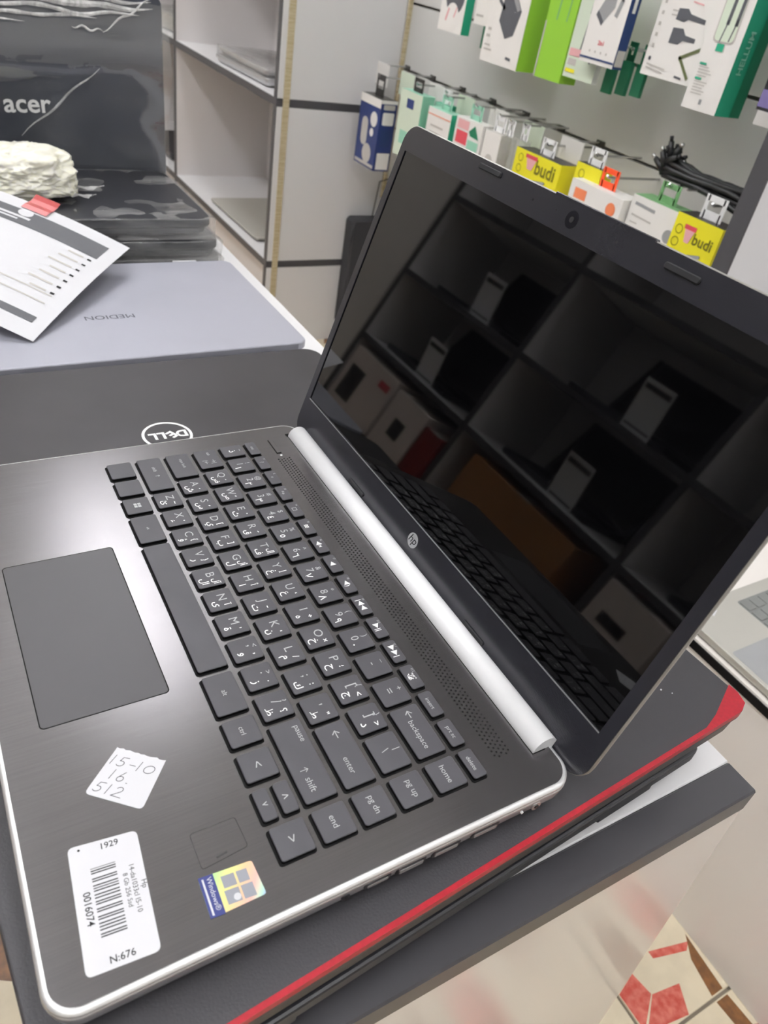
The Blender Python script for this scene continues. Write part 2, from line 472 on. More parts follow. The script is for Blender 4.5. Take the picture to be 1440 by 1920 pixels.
# keys: (x0, x1, y0, y1, legends)
K = []
def row_y(r): return (-r - 0.45, -r + 0.35)
EN, AR = 0, 1
def key(x0, x1, r, leg=(), y=None):
    a, b = y if y else row_y(r)
    K.append((x0, x1, a, b, leg))
def letter(ch, ar, sym):
    return ((ch, -0.08, 0.08, 0.0068, EN), (ar, 0.15, -0.19, 0.0054, AR), (sym, 0.23, 0.15, 0.0046, AR))
frow = ['esc', '?', '*', '*+', '\u25a1', '\u2630', '\u25c4\u00d7', '\u25c4', '\u25c4)', '|\u25c4\u25c4', '\u25ba||', '\u25ba\u25ba|', '\u2708', 'insert', 'prt sc', 'delete']
for i, t in enumerate(frow):
    x = 0.29 + 0.971 * i
    leg = ((t, 0.0, -0.02, 0.0030 if len(t) > 2 and t.isascii() else 0.0040, AR if 4 < i < 13 else EN),)
    if 1 <= i <= 12: leg += (('f%d' % i, -0.18, 0.13, 0.0020, EN),)
    key(x, x + 0.80, 0, leg, (0.53, 0.92))
nums = '1234567890-='
syms = '!@#$%^&*()_+'
ard = '\u0661\u0662\u0663\u0664\u0665\u0666\u0667\u0668\u0669\u0660'
key(0.33, 1.01, 0, (('\u0630', 0.02, -0.02, 0.0062, AR), ('~', 0.02, 0.26, 0.004, EN)))
for i, c in enumerate(nums):
    leg = ((c, -0.04, -0.04, 0.0062, EN), (syms[i], -0.04, 0.24, 0.0046, EN))
    if i < 10: leg += ((ard[i], 0.18, -0.18, 0.0060, AR),)
    key(1.19 + i, 1.99 + i, 0, leg)
key(13.14, 14.66, 0, (('\u2190', -0.50, 0.05, 0.006, EN), ('backspace', 0.12, -0.05, 0.0040, EN)))
key(14.85, 15.65, 0, (('home', 0, 0, 0.0040, EN),))
key(0.38, 1.48, 1, (('tab', -0.30, 0.10, 0.0030, EN), ('|\u2190', 0.2, -0.15, 0.004, EN), ('\u2192|', 0.2, 0.12, 0.004, EN)))
q = [('Q', '\u0636', '\u064e'), ('W', '\u0635', '\u064b'), ('E', '\u062b', '\u064f'), ('R', '\u0642', '\u064c'), ('T', '\u0641', '\u0644\u0625'), ('Y', '\u063a', '\u0625'), ('U', '\u0639', '\u2018'), ('I', '\u0647', '\u00f7'), ('O', '\u062e', '\u00d7'), ('P', '\u062d', '\u061b'), ('[', '\u062c', '<'), (']', '\u062f', '>')]
for i, (a, b, c) in enumerate(q): key(1.69 + i, 2.49 + i, 1, letter(a, b, c) + ((('{', -0.02, 0.26, 0.004, EN),) if a == '[' else (('}', -0.02, 0.26, 0.004, EN),) if a == ']' else ()))
key(13.64, 14.66, 1, (('\\', -0.05, -0.05, 0.0055, EN), ('|', 0.0, 0.22, 0.0045, EN)))
key(14.85, 15.65, 1, (('pg up', 0, 0, 0.0040, EN),))
key(0.38, 1.76, 2, (('caps lock', -0.1, 0.05, 0.0028, EN),))
q = [('A', '\u0634', '\u0650'), ('S', '\u0633', '\u064d'), ('D', '\u064a', '['), ('F', '\u0628', ']'), ('G', '\u0644', '\u0644\u0623'), ('H', '\u0627', '\u0623'), ('J', '\u062a', '\u0640'), ('K', '\u0646', '\u060c'), ('L', '\u0645', '/'), (';', '\u0643', ':'), ("'", '\u0637', '"')]
for i, (a, b, c) in enumerate(q): key(1.94 + i, 2.74 + i, 2, letter(a, b, c))
key(12.87, 14.67, 2, (('\u2190', -0.55, 0.05, 0.006, EN), ('enter', 0.35, -0.05, 0.0040, EN)))
key(14.85, 15.65, 2, (('pg dn', 0, 0, 0.0040, EN),))
key(0.39, 2.25, 3, (('shift', -0.25, 0.05, 0.0032, EN), ('UP', 0.15, 0.05, 0.003, EN)))
q = [('Z', '\u0626', '~'), ('X', '\u0621', '\u0652'), ('C', '\u0624', '{'), ('V', '\u0631', '}'), ('B', '\u0644\u0627', '\u0644\u0622'), ('N', '\u0649', '\u0622'), ('M', '\u0629', '\u2019'), (',', '\u0648', '\u2019'), ('.', '\u0632', '.'), ('/', '\u0638', '\u061f')]
for i, (a, b, c) in enumerate(q): key(2.44 + i, 3.24 + i, 3, letter(a, b, c) + (((['<', '>', '?'][i - 7], -0.05, 0.26, 0.0042, EN),) if i > 6 else ()))
key(12.40, 14.65, 3, (('pause', -0.68, 0.20, 0.0040, EN), ('UP', 0.30, -0.08, 0.0042, EN), ('shift', 0.70, -0.08, 0.0042, EN)))
key(14.85, 15.65, 3, (('end', 0, 0, 0.0040, EN),))
key(0.40, 1.26, 4, ()); key(1.46, 2.28, 4, ()); key(2.48, 3.27, 4, (('WIN', 0, 0, 0.0, EN),))
key(3.46, 4.77, 4, (('alt', 0.0, 0.0, 0.0022, EN),)); key(4.95, 10.18, 4, ())
key(10.38, 11.67, 4, (('alt', 0.0, 0.0, 0.0034, EN),)); key(11.86, 12.65, 4, (('ctrl', 0, 0, 0.0034, EN),))
key(12.86, 13.65, 4, (('<', 0, 0, 0.0060, EN),)); key(14.84, 15.64, 4, (('>', 0, 0, 0.0060, EN),))
key(13.86, 14.66, 4, (('^', 0, 0, 0.0060, EN),), (-3.97, -3.60)); key(13.86, 14.66, 4, (('v', 0, 0, 0.0048, EN),), (-4.46, -4.11))
well_shades = B(); kcache = {}
ZK = 0.0023
for (x0, x1, a, b, leg) in K:
    w, h = (x1 - x0) * U, (b - a) * U
    cx, cy = KX((x0 + x1) / 2), KY((a + b) / 2)
    well_shades.slab(cx + 0.0003, cy - 0.0004, w + 0.0012, h + 0.0014, 0.0014, [(ZD - 0.0002, 0), (ZD + 0.00005, 0)], 3)  # flat black plate paints the well's shade round the key, shifted right and forward
    kk = (round(w, 5), round(h, 5))
    if kk not in kcache:
        o = B().slab(0, 0, w, h, 0.0013, [(ZD, 0.0), (ZK - 0.00035, 0.0), (ZK, 0.00030)], 4, cap_mi=1, bev_mi=1).build('key', ['key_side', 'key_top'], hp, (cx, cy, ZB))
        kcache[kk] = o.data
    else:
        o = inst(kcache[kk], 'key', hp, (cx, cy, ZB))
    zl = ZK + 0.00005
    for which, mname, nm in ((EN, 'legend_grey', 'legend'), (AR, 'legend_white', 'sticker_legend')):
        lb = B()
        for (t, dx, dy, size, kind) in leg:
            if kind != which or not t: continue
            if t == 'WIN':
                for sx in (-1, 1):
                    for sy in (-1, 1): lb.box(sx * 0.0011 - 0.0009, sx * 0.0011 + 0.0009, sy * 0.0011 - 0.0009, sy * 0.0011 + 0.0009, zl - 0.00003, zl)
            elif t == 'UP':
                ux_, uy_, s_ = dx * U, dy * U, size * 0.42
                lb.stroke([(ux_, uy_ - s_), (ux_, uy_ + s_)], 0.0003, zl); lb.stroke([(ux_ - s_ * 0.6, uy_ + s_ * 0.3), (ux_, uy_ + s_), (ux_ + s_ * 0.6, uy_ + s_ * 0.3)], 0.0003, zl)
            else:
                lb.text(t, dx * U, dy * U, size, zl, bold=0.012 if kind == AR else 0.0)
        if lb.v: lb.build(nm, mname, o)
well_shades.build('key_well_shade', 'well', hp, OFF)

# speaker perforation, power button, light
g = B()
for i in range(106):
    for j in range(5):
        x = 1.50 + i * 0.131 + (0.065 if j % 2 else 0.0); y = 1.44 + j * 0.108
        g.add([(KX(x) + 0.00055 * math.cos(k * math.pi / 3), KY(y) + 0.00055 * math.sin(k * math.pi / 3), ZD + 0.00004) for k in range(6)], [tuple(range(6))])
sg = g.build('speaker_grille', 'well', hp, OFF); sg['kind'] = 'stuff'
pwx, pwy = KX(0.655), KY(1.62)
B().slab(pwx, pwy, 0.92 * U + 0.0008, 0.16 * U + 0.0008, 0.0006, [(ZD - 0.0002, 0), (ZD + 0.00004, 0)], 3).build('button_gap', 'well', hp, OFF)
pb = B().slab(pwx, pwy, 0.92 * U, 0.16 * U, 0.0004, [(ZD - 0.0002, 0), (ZD + 0.0006, 0), (ZD + 0.0008, 0.0002)], 3).build('power_button', 'deck', hp, OFF)
B().disc(KX(1.27), KY(1.64), 0.0008, ZD - 0.0002, ZD + 0.0002, 12).build('indicator_light', 'legend_white', hp, OFF)

# hinge bar
hb = B(); hy, hz, hr = KY(2.80), 0.0, 0.39 * U
prof = [(hy + hr * math.cos(a), hz + hr * math.sin(a)) for a in [math.radians(d) for d in range(0, 360, 12)]]
hb.xprism(prof, KX(0.12), KX(15.60))
ho = hb.build('hinge_bar', 'hinge_silver', hp, OFF)
ho.data.polygons.foreach_set('use_smooth', [len(p.vertices) == 4 for p in ho.data.polygons])
B().xprism([(hy - hr - 0.0012, ZD), (hy - hr - 0.0012, ZD + 0.00005), (hy + hr, ZD + 0.00005), (hy + hr, ZD)], KX(-0.06), KX(0.12)).build('hinge_gap', 'well', hp, OFF)
B().xprism([(hy - hr - 0.0005, ZD), (hy - hr - 0.0005, ZD + 0.00005), (hy, ZD + 0.00005), (hy, ZD)], KX(0.12), KX(15.63)).build('hinge_gap', 'well', hp, OFF)

# side ports (right side) : recessed dark plate, metal tongue
def port(yc, zc, ln, h, metal=True, name='port'):
    b = B().use(0); M4 = Matrix(((0, 0, 1, W2 - 0.0004), (1, 0, 0, KY(yc)), (0, 1, 0, zc * U), (0, 0, 0, 1)))
    b.M = M4
    b.slab(0, 0, ln, h, h * 0.3, [(-0.002, 0), (0.00005, 0)], 4)
    b.slab(0, 0, ln - 0.0012, h - 0.0012, h * 0.25, [(0.0, 0), (0.00025, 0)], 4)
    if metal:
        b.use(1); b.slab(0, -h * 0.12, ln - 0.0030, h * 0.42, 0.0003, [(0.0, 0), (0.00045, 0)], 2)
    b.build(name, ['port_dark', 'port_metal'], hp, OFF)
port(-2.61, -0.40, 0.0125, 0.0040); port(-1.75, -0.42, 0.0145, 0.0058); port(-0.81, -0.42, 0.0145, 0.0058); port(0.30, -0.42, 0.0150, 0.0055)
for (yc, r, nm, mm) in ((-3.39, 0.0019, 'audio_jack', 'port_dark'), (1.84, 0.0026, 'power_jack', 'port_metal'), (1.40, 0.0007, 'charge_light', 'legend_white')):
    b = B(); b.M = Matrix(((0, 0, 1, W2 - 0.0004), (1, 0, 0, KY(yc)), (0, 1, 0, -0.42 * U), (0, 0, 0, 1)))
    b.disc(0, 0, r, -0.001, 0.00045, 16)
    if r > 0.001: b.use(1); b.disc(0, 0, r * 0.45, 0.0, 0.0009, 12)
    b.build(nm, [mm, 'black'], hp, OFF)

# ---- lid
TH = math.radians(74.5)
def LX(x): return (x - 7.93) * U
lid = B()
lx0, lx1, s0, s1 = LX(-0.76), LX(16.74), -0.22 * U, 11.56 * U
lid.slab((lx0 + lx1) / 2, (s0 + s1) / 2, lx1 - lx0, s1 - s0, 0.0115, [(-0.0062, 0.003), (-0.0050, 0.0008), (-0.0022, 0.0), (-0.0008, 0.0)], 10)
lo = lid.build('lid', 'lid_silver', hp, (0, KY(3.1), ZB), True)
lo.rotation_euler = (TH, 0, 0)
sx0, sx1, sb, st = LX(-0.42), LX(16.36), 1.34 * U, 10.72 * U
# bezel ring
bz = B()
outer = rrect(lx1 - lx0 - 0.0012, s1 - s0 - 0.0012, 0.0109, 10, (lx0 + lx1) / 2, (s0 + s1) / 2)
inner = rrect(sx1 - sx0, st - sb, 0.0006, 10, (sx0 + sx1) / 2, (sb + st) / 2)
n = len(outer)
v = [(p[0], p[1], -0.0010) for p in outer] + [(p[0], p[1], 0.0) for p in outer] + [(p[0], p[1], 0.0) for p in inner] + [(p[0], p[1], -0.0010) for p in inner]
f = []
for l in range(3):
    for k in range(n):
        a = l * n + k; b2 = l * n + (k + 1) % n
        f.append((a, b2, b2 + n, a + n))
bz.add(v, f); bz.build('bezel', 'bezel', lo)
B().box(sx0 - 0.0002, sx1 + 0.0002, sb - 0.0002, st + 0.0002, -0.0012, -0.0007).build('screen', 'screen', lo)
B().box(sx0, sx1, sb - 0.0008, sb - 0.0001, -0.0002, 0.00012).build('bezel_lip', 'bezel_line', lo)
for (xa, xb, sa) in ((3.55, 4.62, 11.33), (11.16, 12.22, 11.20)):
    B().slab(LX((xa + xb) / 2), sa * U, (xb - xa) * U, 0.0030, 0.0012, [(-0.0002, 0), (0.0008, 0), (0.0012, 0.0004)], 4).build('rubber_bumper', 'rubber', lo)
for (xa, xb, sa) in ((3.78, 4.83, 0.34), (11.19, 12.21, 0.28)):
    B().slab(LX((xa + xb) / 2), sa * U, (xb - xa) * U, 0.0024, 0.0010, [(-0.0002, 0), (0.0006, 0), (0.0009, 0.0004)], 4).build('rubber_bumper', 'rubber', lo)
wc = B().disc(LX(7.87), 11.14 * U, 0.0042, -0.0002, 0.0001, 24).build('webcam', 'lens', lo)
B().disc(LX(7.87), 11.14 * U, 0.0014, 0.0, 0.0003, 16).build('lens', 'port_dark', wc)
for xm in (6.23, 9.56): B().disc(LX(xm), 11.15 * U, 0.0006, -0.0002, 0.00008, 10).build('microphone_hole', 'black', lo)
B().disc(LX(7.2), 11.18 * U, 0.0004, -0.0002, 0.00008, 8).build('camera_light', 'black', lo)
# raised middle of the top edge
B().cbox(LX(6.9), LX(10.6), 11.50 * U, 11.60 * U, -0.0030, 0.0, 0.0004).build('opening_lip', 'bezel', lo)
# round emblem on the chin
em = B().disc(LX(7.92), 0.74 * U, 0.0047, -0.0001, 0.0003, 32).build('emblem', 'gadget_light', lo)
B().text('hp', LX(7.92), 0.74 * U, 0.0075, 0.00036, shear=0.35).build('emblem_letters', 'bezel', em)
# hidden-side plate: back of the lid
B().slab((lx0 + lx1) / 2, (s0 + s1) / 2, 0.03, 0.03, 0.014, [(-0.0066, 0.0004), (-0.0061, 0)], 8).build('lid_emblem', 'port_metal', lo)

# ---- stickers on the palm rest
ZS = ZD + 0.00012
def kpt(p): return (KX(p[0]), KY(p[1]))
def rounded_poly(pts, r, seg=4):
    out = []; n = len(pts)
    for i in range(n):
        p = Vector(pts[i]); a = Vector(pts[i - 1]); b = Vector(pts[(i + 1) % n])
        rr = r[i] if isinstance(r, (list, tuple)) else r
        da = (a - p).normalized(); db_ = (b - p).normalized()
        if rr < 1e-6: out.append(tuple(p)); continue
        A = p + da * rr; C = p + db_ * rr
        for k in range(seg + 1):
            t = k / seg
            q = A * (1 - t) ** 2 + p * 2 * t * (1 - t) + C * t * t
            out.append(tuple(q))
    return out
def ccw(pts):
    a = sum(p[0] * q[1] - q[0] * p[1] for p, q in zip(pts, pts[1:] + pts[:1]))
    return pts if a > 0 else pts[::-1]
# handwritten label, one torn edge
l1, l2, l3, l4 = [Vector(kpt(p)) for p in ((11.52, -6.79), (12.29, -5.90), (13.27, -6.70), (12.41, -7.71))]
torn = [l1 + (l2 - l1) * t + Vector((-(l2 - l1).y, (l2 - l1).x)).normalized() * random.uniform(-0.0004, 0.0004) for t in [k / 16 for k in range(17)]]
hl = [tuple(p) for p in torn] + rounded_poly([tuple(l2), tuple(l3), tuple(l4), tuple(l1)], [0, 0.0022, 0.0022, 0])[1:-1]
hlab = B().prism(ccw(hl), ZD - 0.0001, ZS).build('handwritten_label', 'paper', hp, OFF)
hlab['label'] = 'small white paper label with handwritten numbers'
ux = (l2 - l1).normalized(); uy = (l1 - l4).normalized()          # writing runs along the torn edge
hw = B()
def pen(seq, ox, oy, s):
    for st_ in seq:
        hw.stroke([tuple(l4 + ux * (ox + x * s) + uy * (oy + y * s)) for x, y in st_], 0.00028, ZS + 0.00004)
arc = lambda cx, cy, rx, ry, a0, a1, n=10: [(cx + rx * math.cos(math.radians(a0 + (a1 - a0) * k / n)), cy + ry * math.sin(math.radians(a0 + (a1 - a0) * k / n))) for k in range(n + 1)]
one = [[(0.25, 0), (0.0, 1)]]
G = {'1': [[(0.10, 0), (0.0, 1.0)]], '5': [[(0.6, 1), (0.1, 0.95), (0.05, 0.55)] + arc(0.25, 0.28, 0.32, 0.28, 100, -140)], '-': [[(0, 0.4), (0.5, 0.42)]],
     '0': [arc(0.4, 0.45, 0.45, 0.42, 0, 360, 16)], '6': [[(0.35, 1.0), (0.05, 0.35)] + arc(0.32, 0.25, 0.28, 0.26, 180, 500, 14)],
     '2': [arc(0.3, 0.72, 0.28, 0.27, 160, -30) + [(0.0, 0.02), (0.9, 0.0)]], '.': [[(0, 0.0), (0.08, 0.0)]]}
for txt, ox, oy in (('15-10', 0.0010, 0.0155), ('16.', 0.0045, 0.0090), ('512', 0.0018, 0.0022)):
    x = ox
    for ch in txt:
        pen([[(px + 0.22 * py, py) for px, py in s_] for s_ in G[ch]], x, oy, 0.0046); x += {'1': 0.0030, '-': 0.0036, '.': 0.002}.get(ch, 0.0050)
hw.build('handwriting', 'pencil', hlab)
# printed barcode label
b1, b2, b3, b4 = [Vector(kpt(p)) for p in ((13.53, -8.28), (13.68, -6.93), (16.21, -7.13), (16.12, -8.46))]
pl = B().prism(ccw(rounded_poly([tuple(b1), tuple(b2), tuple(b3), tuple(b4)], 0.0024)), ZD - 0.0001, ZS).build('price_label', 'paper', hp, OFF)
pl['label'] = 'white printed label with a barcode and stock numbers'
O = (b1 + b2 + b3 + b4) / 4
ex = ((b3 - b2) + (b4 - b1)).normalized(); ey = Vector((-ex.y, ex.x))
pr = B()
def LP(x, y): q = O + ex * x + ey * y; return q
angx = math.atan2(ex.y, ex.x)
zP = ZS + 0.00004
def ltext(t, x, y, size=None, fit=None, rot=0.0, bold=0.0):
    q = LP(x, y); pr.text(t, q.x, q.y, size or 1, zP, angx + rot, fit=fit, bold=bold)
ltext('Hp', -0.0015, 0.0112, 0.0028)
ltext('14-da1033cl I5-10', -0.0010, 0.0083, fit=0.0185)
ltext('8 Gb 256 Ssd', -0.0012, 0.0056, fit=0.0130)
ltext('0016074', 0.0010, -0.0083, fit=0.0125, bold=0.01)
ltext('1929', -0.0212, 0.0022, fit=0.0062, rot=math.pi / 2, bold=0.008)
ltext('N:676', 0.0208, 0.0000, fit=0.0085, rot=math.pi / 2, bold=0.01)
random.seed(11); x = -0.0160
pat = []
for bar_, gap_ in ((0.5, 1), (1, 0.8), (1, 3), (1, 0.8), (1, 2.2), (1, 1), (0.8, 1), (1, 1.8), (1, 1.2), (1, 1.6), (1, 0.8), (1, 2.4), (1, 0.8), (1, 2.6), (1, 0.8), (1, 1.8), (1, 1.2), (1, 1.2), (1, 1.8), (1, 0.8), (1, 0)):
    pat += [bar_, gap_]
unit = 0.0260 / sum(pat); x = -0.0135
for i, p in enumerate(pat):
    if i % 2 == 0:
        cs = [LP(x, -0.0058), LP(x + p * unit * 0.9, -0.0058), LP(x + p * unit * 0.9, 0.0030), LP(x, 0.0030)]
        pr.poly([(c.x, c.y, zP) for c in cs])
    x += p * unit
c = LP(-0.0222, -0.0088); pr.disc(c.x, c.y, 0.0005, zP - 0.00003, zP, 8)
pr.build('label_print', 'ink', pl)
# holographic operating-system sticker
w1, w2, w3, w4 = [Vector(kpt(p)) for p in ((15.20, -6.11), (15.28, -4.99), (16.05, -4.96), (16.06, -6.13))]
wc_ = (w1 + w2 + w3 + w4) / 4
hs = B(); hs.M = Matrix.Translation((-wc_.x, -wc_.y, 0))
hs.use(0).prism(ccw(rounded_poly([tuple(w1), tuple(w2), tuple(w3), tuple(w4)], 0.0012)), ZD - 0.0001, ZS)
ws = hs.build('hologram_sticker', 'holo', hp, (wc_.x, wc_.y, ZB))
ws['label'] = 'small holographic square sticker with a four-pane window'
vx = (w4 - w1).normalized(); vy = (w2 - w1).normalized(); LWx = (w4 - w1).length; LWy = (w2 - w1).length
sp_ = B()
def WP(a, b, z=ZS + 0.00004): q = w1 + (w4 - w1) * a + (w2 - w1) * b - wc_; return (q.x, q.y, z)
sp_.use(0).poly([WP(0.0, 0.0), WP(1.0, 0.0), WP(1.0, 0.27), WP(0.0, 0.27)])
sp_.use(1)
z2 = ZS + 0.00006
for (a0, a1, c0, c1) in ((0.14, 0.44, 0.38, 0.62), (0.50, 0.84, 0.36, 0.62), (0.14, 0.44, 0.66, 0.86), (0.50, 0.84, 0.66, 0.88)):
    sp_.poly([WP(a0, c0, z2), WP(a1, c0, z2), WP(a1, c1, z2), WP(a0, c1, z2)])
sp_.use(2)
sp_.poly([WP(0.06, 0.05, z2), WP(0.95, 0.05, z2), WP(0.95, 0.085, z2), WP(0.06, 0.085, z2)])
q = WP(0.46, 0.185); sp_.text('Windows\u00ae', q[0], q[1], 1, z2, math.atan2(vx.y, vx.x), fit=LWx * 0.82)
q = WP(0.72, 0.55); sp_.disc(q[0], q[1], 0.0014, z2 - 0.00002, z2 + 0.00003, 14)
sp_.build('sticker_print', ['sticker_blue', 'window_grey', 'paper'], ws)
# faint outline left by a removed sticker
oo = [kpt(p) for p in ((14.22, -5.97), (14.22, -4.97), (14.96, -4.94), (15.06, -5.97))]
ol = rounded_poly(oo, 0.0014); 
B().stroke(ol + [ol[0]], 0.00022, ZD + 0.00005).build('sticker_residue', 'scuff', hp, OFF)
B().stroke([kpt((14.93, -5.60)), kpt((14.90, -5.40))], 0.0007, ZD + 0.00006).build('sticker_residue', 'scuff', hp, OFF)
# ------------------------------------------------------------------ closed laptops around it
def closed_laptop(root, w, d, t, lid_t, r, lid_m, base_m, gap=0.0012, base_in=0.004, seg=6):
    """root local: z=0 is the underside, w along local x, d along local y (hinge at +y)."""
    b = B().slab(0, 0, w - 2 * base_in, d - 2 * base_in, r, [(0.002, 0.006), (0.006, 0.001), (t - lid_t - gap - 0.001, 0.0), (t - lid_t - gap, 0.0006)], seg).build('base', base_m, root, smooth=False)
    l = B().slab(0, 0, w, d, r, [(t - lid_t, 0.0006), (t - lid_t + 0.001, 0.0), (t - 0.0014, 0.0), (t - 0.0004, 0.0005), (t, 0.0016)], seg).build('lid', lid_m, root)
    for sx in (-1, 1):
        B().cbox(sx * w * 0.32 - 0.022, sx * w * 0.32 + 0.022, d / 2 - 0.008, d / 2 - 0.0005, t - lid_t - gap - 0.004, t - lid_t + 0.0012, 0.0008).build('hinge', base_m, root)
        for sy in (-1, 1):
            B().slab(sx * w * 0.4, sy * d * 0.38, 0.03, 0.009, 0.004, [(0, 0.0005), (0.0006, 0), (0.003, 0)], 4).build('rubber_foot', 'rubber', root)
    return b, l

# dark textured laptop with red edge, carries the open laptop
ang = math.atan2(0.3144, -0.0220)           # its long side, seen along the table end
e = Vector((0.0697, -0.9976)); wv = Vector((-0.9976, -0.0697))
cor = Vector((0.1585, 0.2605))
cen = cor + e * 0.190 + wv * 0.128
zr0 = -0.0470
rl = thing('laptop', 'closed dark textured laptop with bright red edge directly under the open laptop', 'laptop', (cen.x, cen.y, zr0), math.atan2(e.y, e.x))
t_r = -0.0205 - zr0
B().slab(0, 0, 0.380 - 0.002, 0.256 - 0.002, 0.010, [(0.002, 0.006), (0.006, 0.001), (t_r - 0.0095, 0.0), (t_r - 0.0088, 0.0008)], 6).build('base', 'dark_plastic', rl)
# local x runs along e (towards the front), local y is perpendicular; the red side is +y
redl = B().slab(0, 0, 0.380, 0.256, 0.010, [(t_r - 0.0080, 0.0008), (t_r - 0.0070, 0.0), (t_r - 0.0016, 0.0), (t_r - 0.0002, 0.0008), (t_r, 0.0014)], 6).build('lid', 'lid_black_tex', rl)
# painted red rim: along the +y side, round the rear corner, widening to a triangle there
rim = B()
out = [(0.176, 0.1282), (-0.180, 0.1282), (-0.1872, 0.1254), (-0.1902, 0.118), (-0.1902, 0.112), (-0.163, 0.1225), (-0.150, 0.1258), (0.176, 0.1258)]
rim.prism(ccw(out), t_r - 0.0046, t_r + 0.0001)
rim.build('red_rim', 'red', redl)
for sx in (-1, 1):
    for sy in (-1, 1):
        B().slab(sx * 0.15, sy * 0.10, 0.03, 0.009, 0.004, [(0, 0.0005), (0.0006, 0), (0.003, 0)], 4).build('rubber_foot', 'rubber', rl)
for (px, py, sz) in ((-0.148, 0.095, 0.0012), (-0.152, 0.100, 0.0008), (-0.10, 0.06, 0.0006)):
    B().prism([(px, py), (px + sz, py + sz * 0.3), (px + sz * 0.8, py + sz), (px - sz * 0.2, py + sz * 0.7)], t_r, t_r + 0.0001).build('dust_speck', 'paper', redl)

# black laptop below it
bl = thing('laptop', 'closed black laptop at the bottom of the stack beneath the red-edged one', 'laptop', (0.0485, 0.0528, ZT), math.atan2(e.y, e.x) + 0.004)
closed_laptop(bl, 0.350, 0.246, 0.0278, 0.009, 0.009, 'dark_plastic_cool', 'dark_plastic_cool')

# dark laptop with round emblem
dl = thing('laptop', 'closed charcoal laptop with round white emblem beside the open laptop', 'laptop', (-0.2325, 0.040, ZT), math.pi / 2)
t_d = -0.0405 - ZT
_, dlid = closed_laptop(dl, 0.372, 0.244, t_d, 0.012, 0.016, 'dell_lid', 'dell_side')
dem = B()
cxe, cye = 0.000, 0.0
dem.ring(cxe, cye, 0.0195, 0.0195, 0.0022, t_d + 0.0002, 40)
dem.text('D', -0.0095, 0.0, 0.0115, t_d + 0.0002, math.pi, bold=0.03)
dem = B()
dem.ring(0, 0, 0.0195, 0.0195, 0.0022, t_d + 0.0002, 40)
for ch, x, a in (('D', 0.0112, 0), ('E', 0.0036, 0.55), ('L', -0.0046, 0), ('L', -0.0112, 0)):
    dem.text(ch, x, 0.0, 0.0125, t_d + 0.0002, math.pi + a, bold=0.04)
dem.build('emblem', 'logo_white', dlid, (0.0, -0.002, 0))

# thin black laptop under the grey one, and the grey laptop
ud = thing('laptop', 'thin closed black laptop hidden under the grey one', 'laptop', (-0.478, 0.042, ZT), math.pi / 2)
closed_laptop(ud, 0.345, 0.230, 0.0165, 0.006, 0.010, 'dark_plastic_cool', 'dark_plastic_cool')
md = thing('laptop', 'closed blue-grey aluminium laptop with faint lettering and a white sheet on it', 'laptop', (-0.474, 0.0455, ZT + 0.0165), math.pi / 2 + 0.012)
t_m = -0.038 - ZT - 0.0165
_, mlid = closed_laptop(md, 0.352, 0.228, t_m, 0.008, 0.011, 'medion_lid', 'medion_side')
B().text('MEDION', 0.0, 0.0, 1, t_m + 0.0002, math.pi, fit=0.047, bold=0.0).build('lettering', 'medion_text', mlid, (0.002, -0.026, 0))
B().cbox(0.108, 0.136, 0.1135, 0.1155, t_m - 0.004, t_m + 0.0008, 0.0004).build('hinge_cover', 'silver', mlid)

# ------------------------------------------------------------------ film-wrapped black laptops
def wrap_box(w, d, t, r, amp, seed, dx=0.006, n=26):
    """closed wrinkled skin round a slab of size w x d x t, z from 0 up"""
    bm = bmesh.new()
    bmesh.ops.create_cube(bm, size=1.0)
    bmesh.ops.subdivide_edges(bm, edges=bm.edges[:], cuts=n, use_grid_fill=True)
    for v in bm.verts:
        p = v.co.copy()
        q = Vector((p.x * (w + dx), p.y * (d + dx), (p.z + 0.5) * (t + dx * 0.4)))
        k = noise.noise(Vector((q.x * 22 + seed, q.y * 30, q.z * 60))) * amp + noise.noise(Vector((q.x * 60, q.y * 25 + seed, q.z * 90))) * amp * 0.5
        nrm = Vector((p.x ** 5, p.y ** 5, p.z ** 5)).normalized()
        # rounded vertical corners
        ax, ay = abs(p.x) * 2, abs(p.y) * 2
        c = max(0.0, ax + ay - 1.90) * 0.12
        q.x -= math.copysign(c * r * 4, p.x); q.y -= math.copysign(c * r * 4, p.y)
        q += nrm * k
        q.z = max(q.z, 0.0004)
        v.co = q
    V = [tuple(v.co) for v in bm.verts]; F = [tuple(x.index for x in f.verts) for f in bm.faces]
    bm.free()
    return B().add(V, F)

zz = ZT
for i, (dx, dy, rz, th, lab) in enumerate(((-0.004, 0.010, 0.02, 0.0245, 'film-wrapped black laptop at the bottom of the stack behind the grey laptop'),
                                           (0.002, 0.006, -0.015, 0.0245, 'film-wrapped black laptop in the middle of the stack behind the grey laptop'),
                                           (0.0, -0.004, 0.010, 0.0250, 'film-wrapped black laptop topmost of its stack under the crumpled plastic'))):
    o = thing('laptop', lab, 'laptop', (-0.728 + dx, 0.071 + dy, zz), math.pi / 2 + rz, 'film-wrapped laptops')
    closed_laptop(o, 0.292, 0.200, th - 0.001, 0.010, 0.016, 'wrapped_black', 'wrapped_black')
    wrap_box(0.292, 0.200, th - 0.0036, 0.016, 0.0014, i * 7.3).build('plastic_wrap', 'film', o, smooth=True)
    zz += th

# standing wrapped laptop
ac = thing('laptop', 'black laptop in clear film standing upright behind the wrapped stack', 'laptop', (-0.853, 0.041, ZT + 0.012))
ac.rotation_euler = (Matrix.Rotation(math.pi / 2, 3, 'Z') @ Matrix.Rotation(math.radians(96), 3, 'X') @ Matrix.Rotation(math.radians(2.6), 3, 'Z')).to_euler()
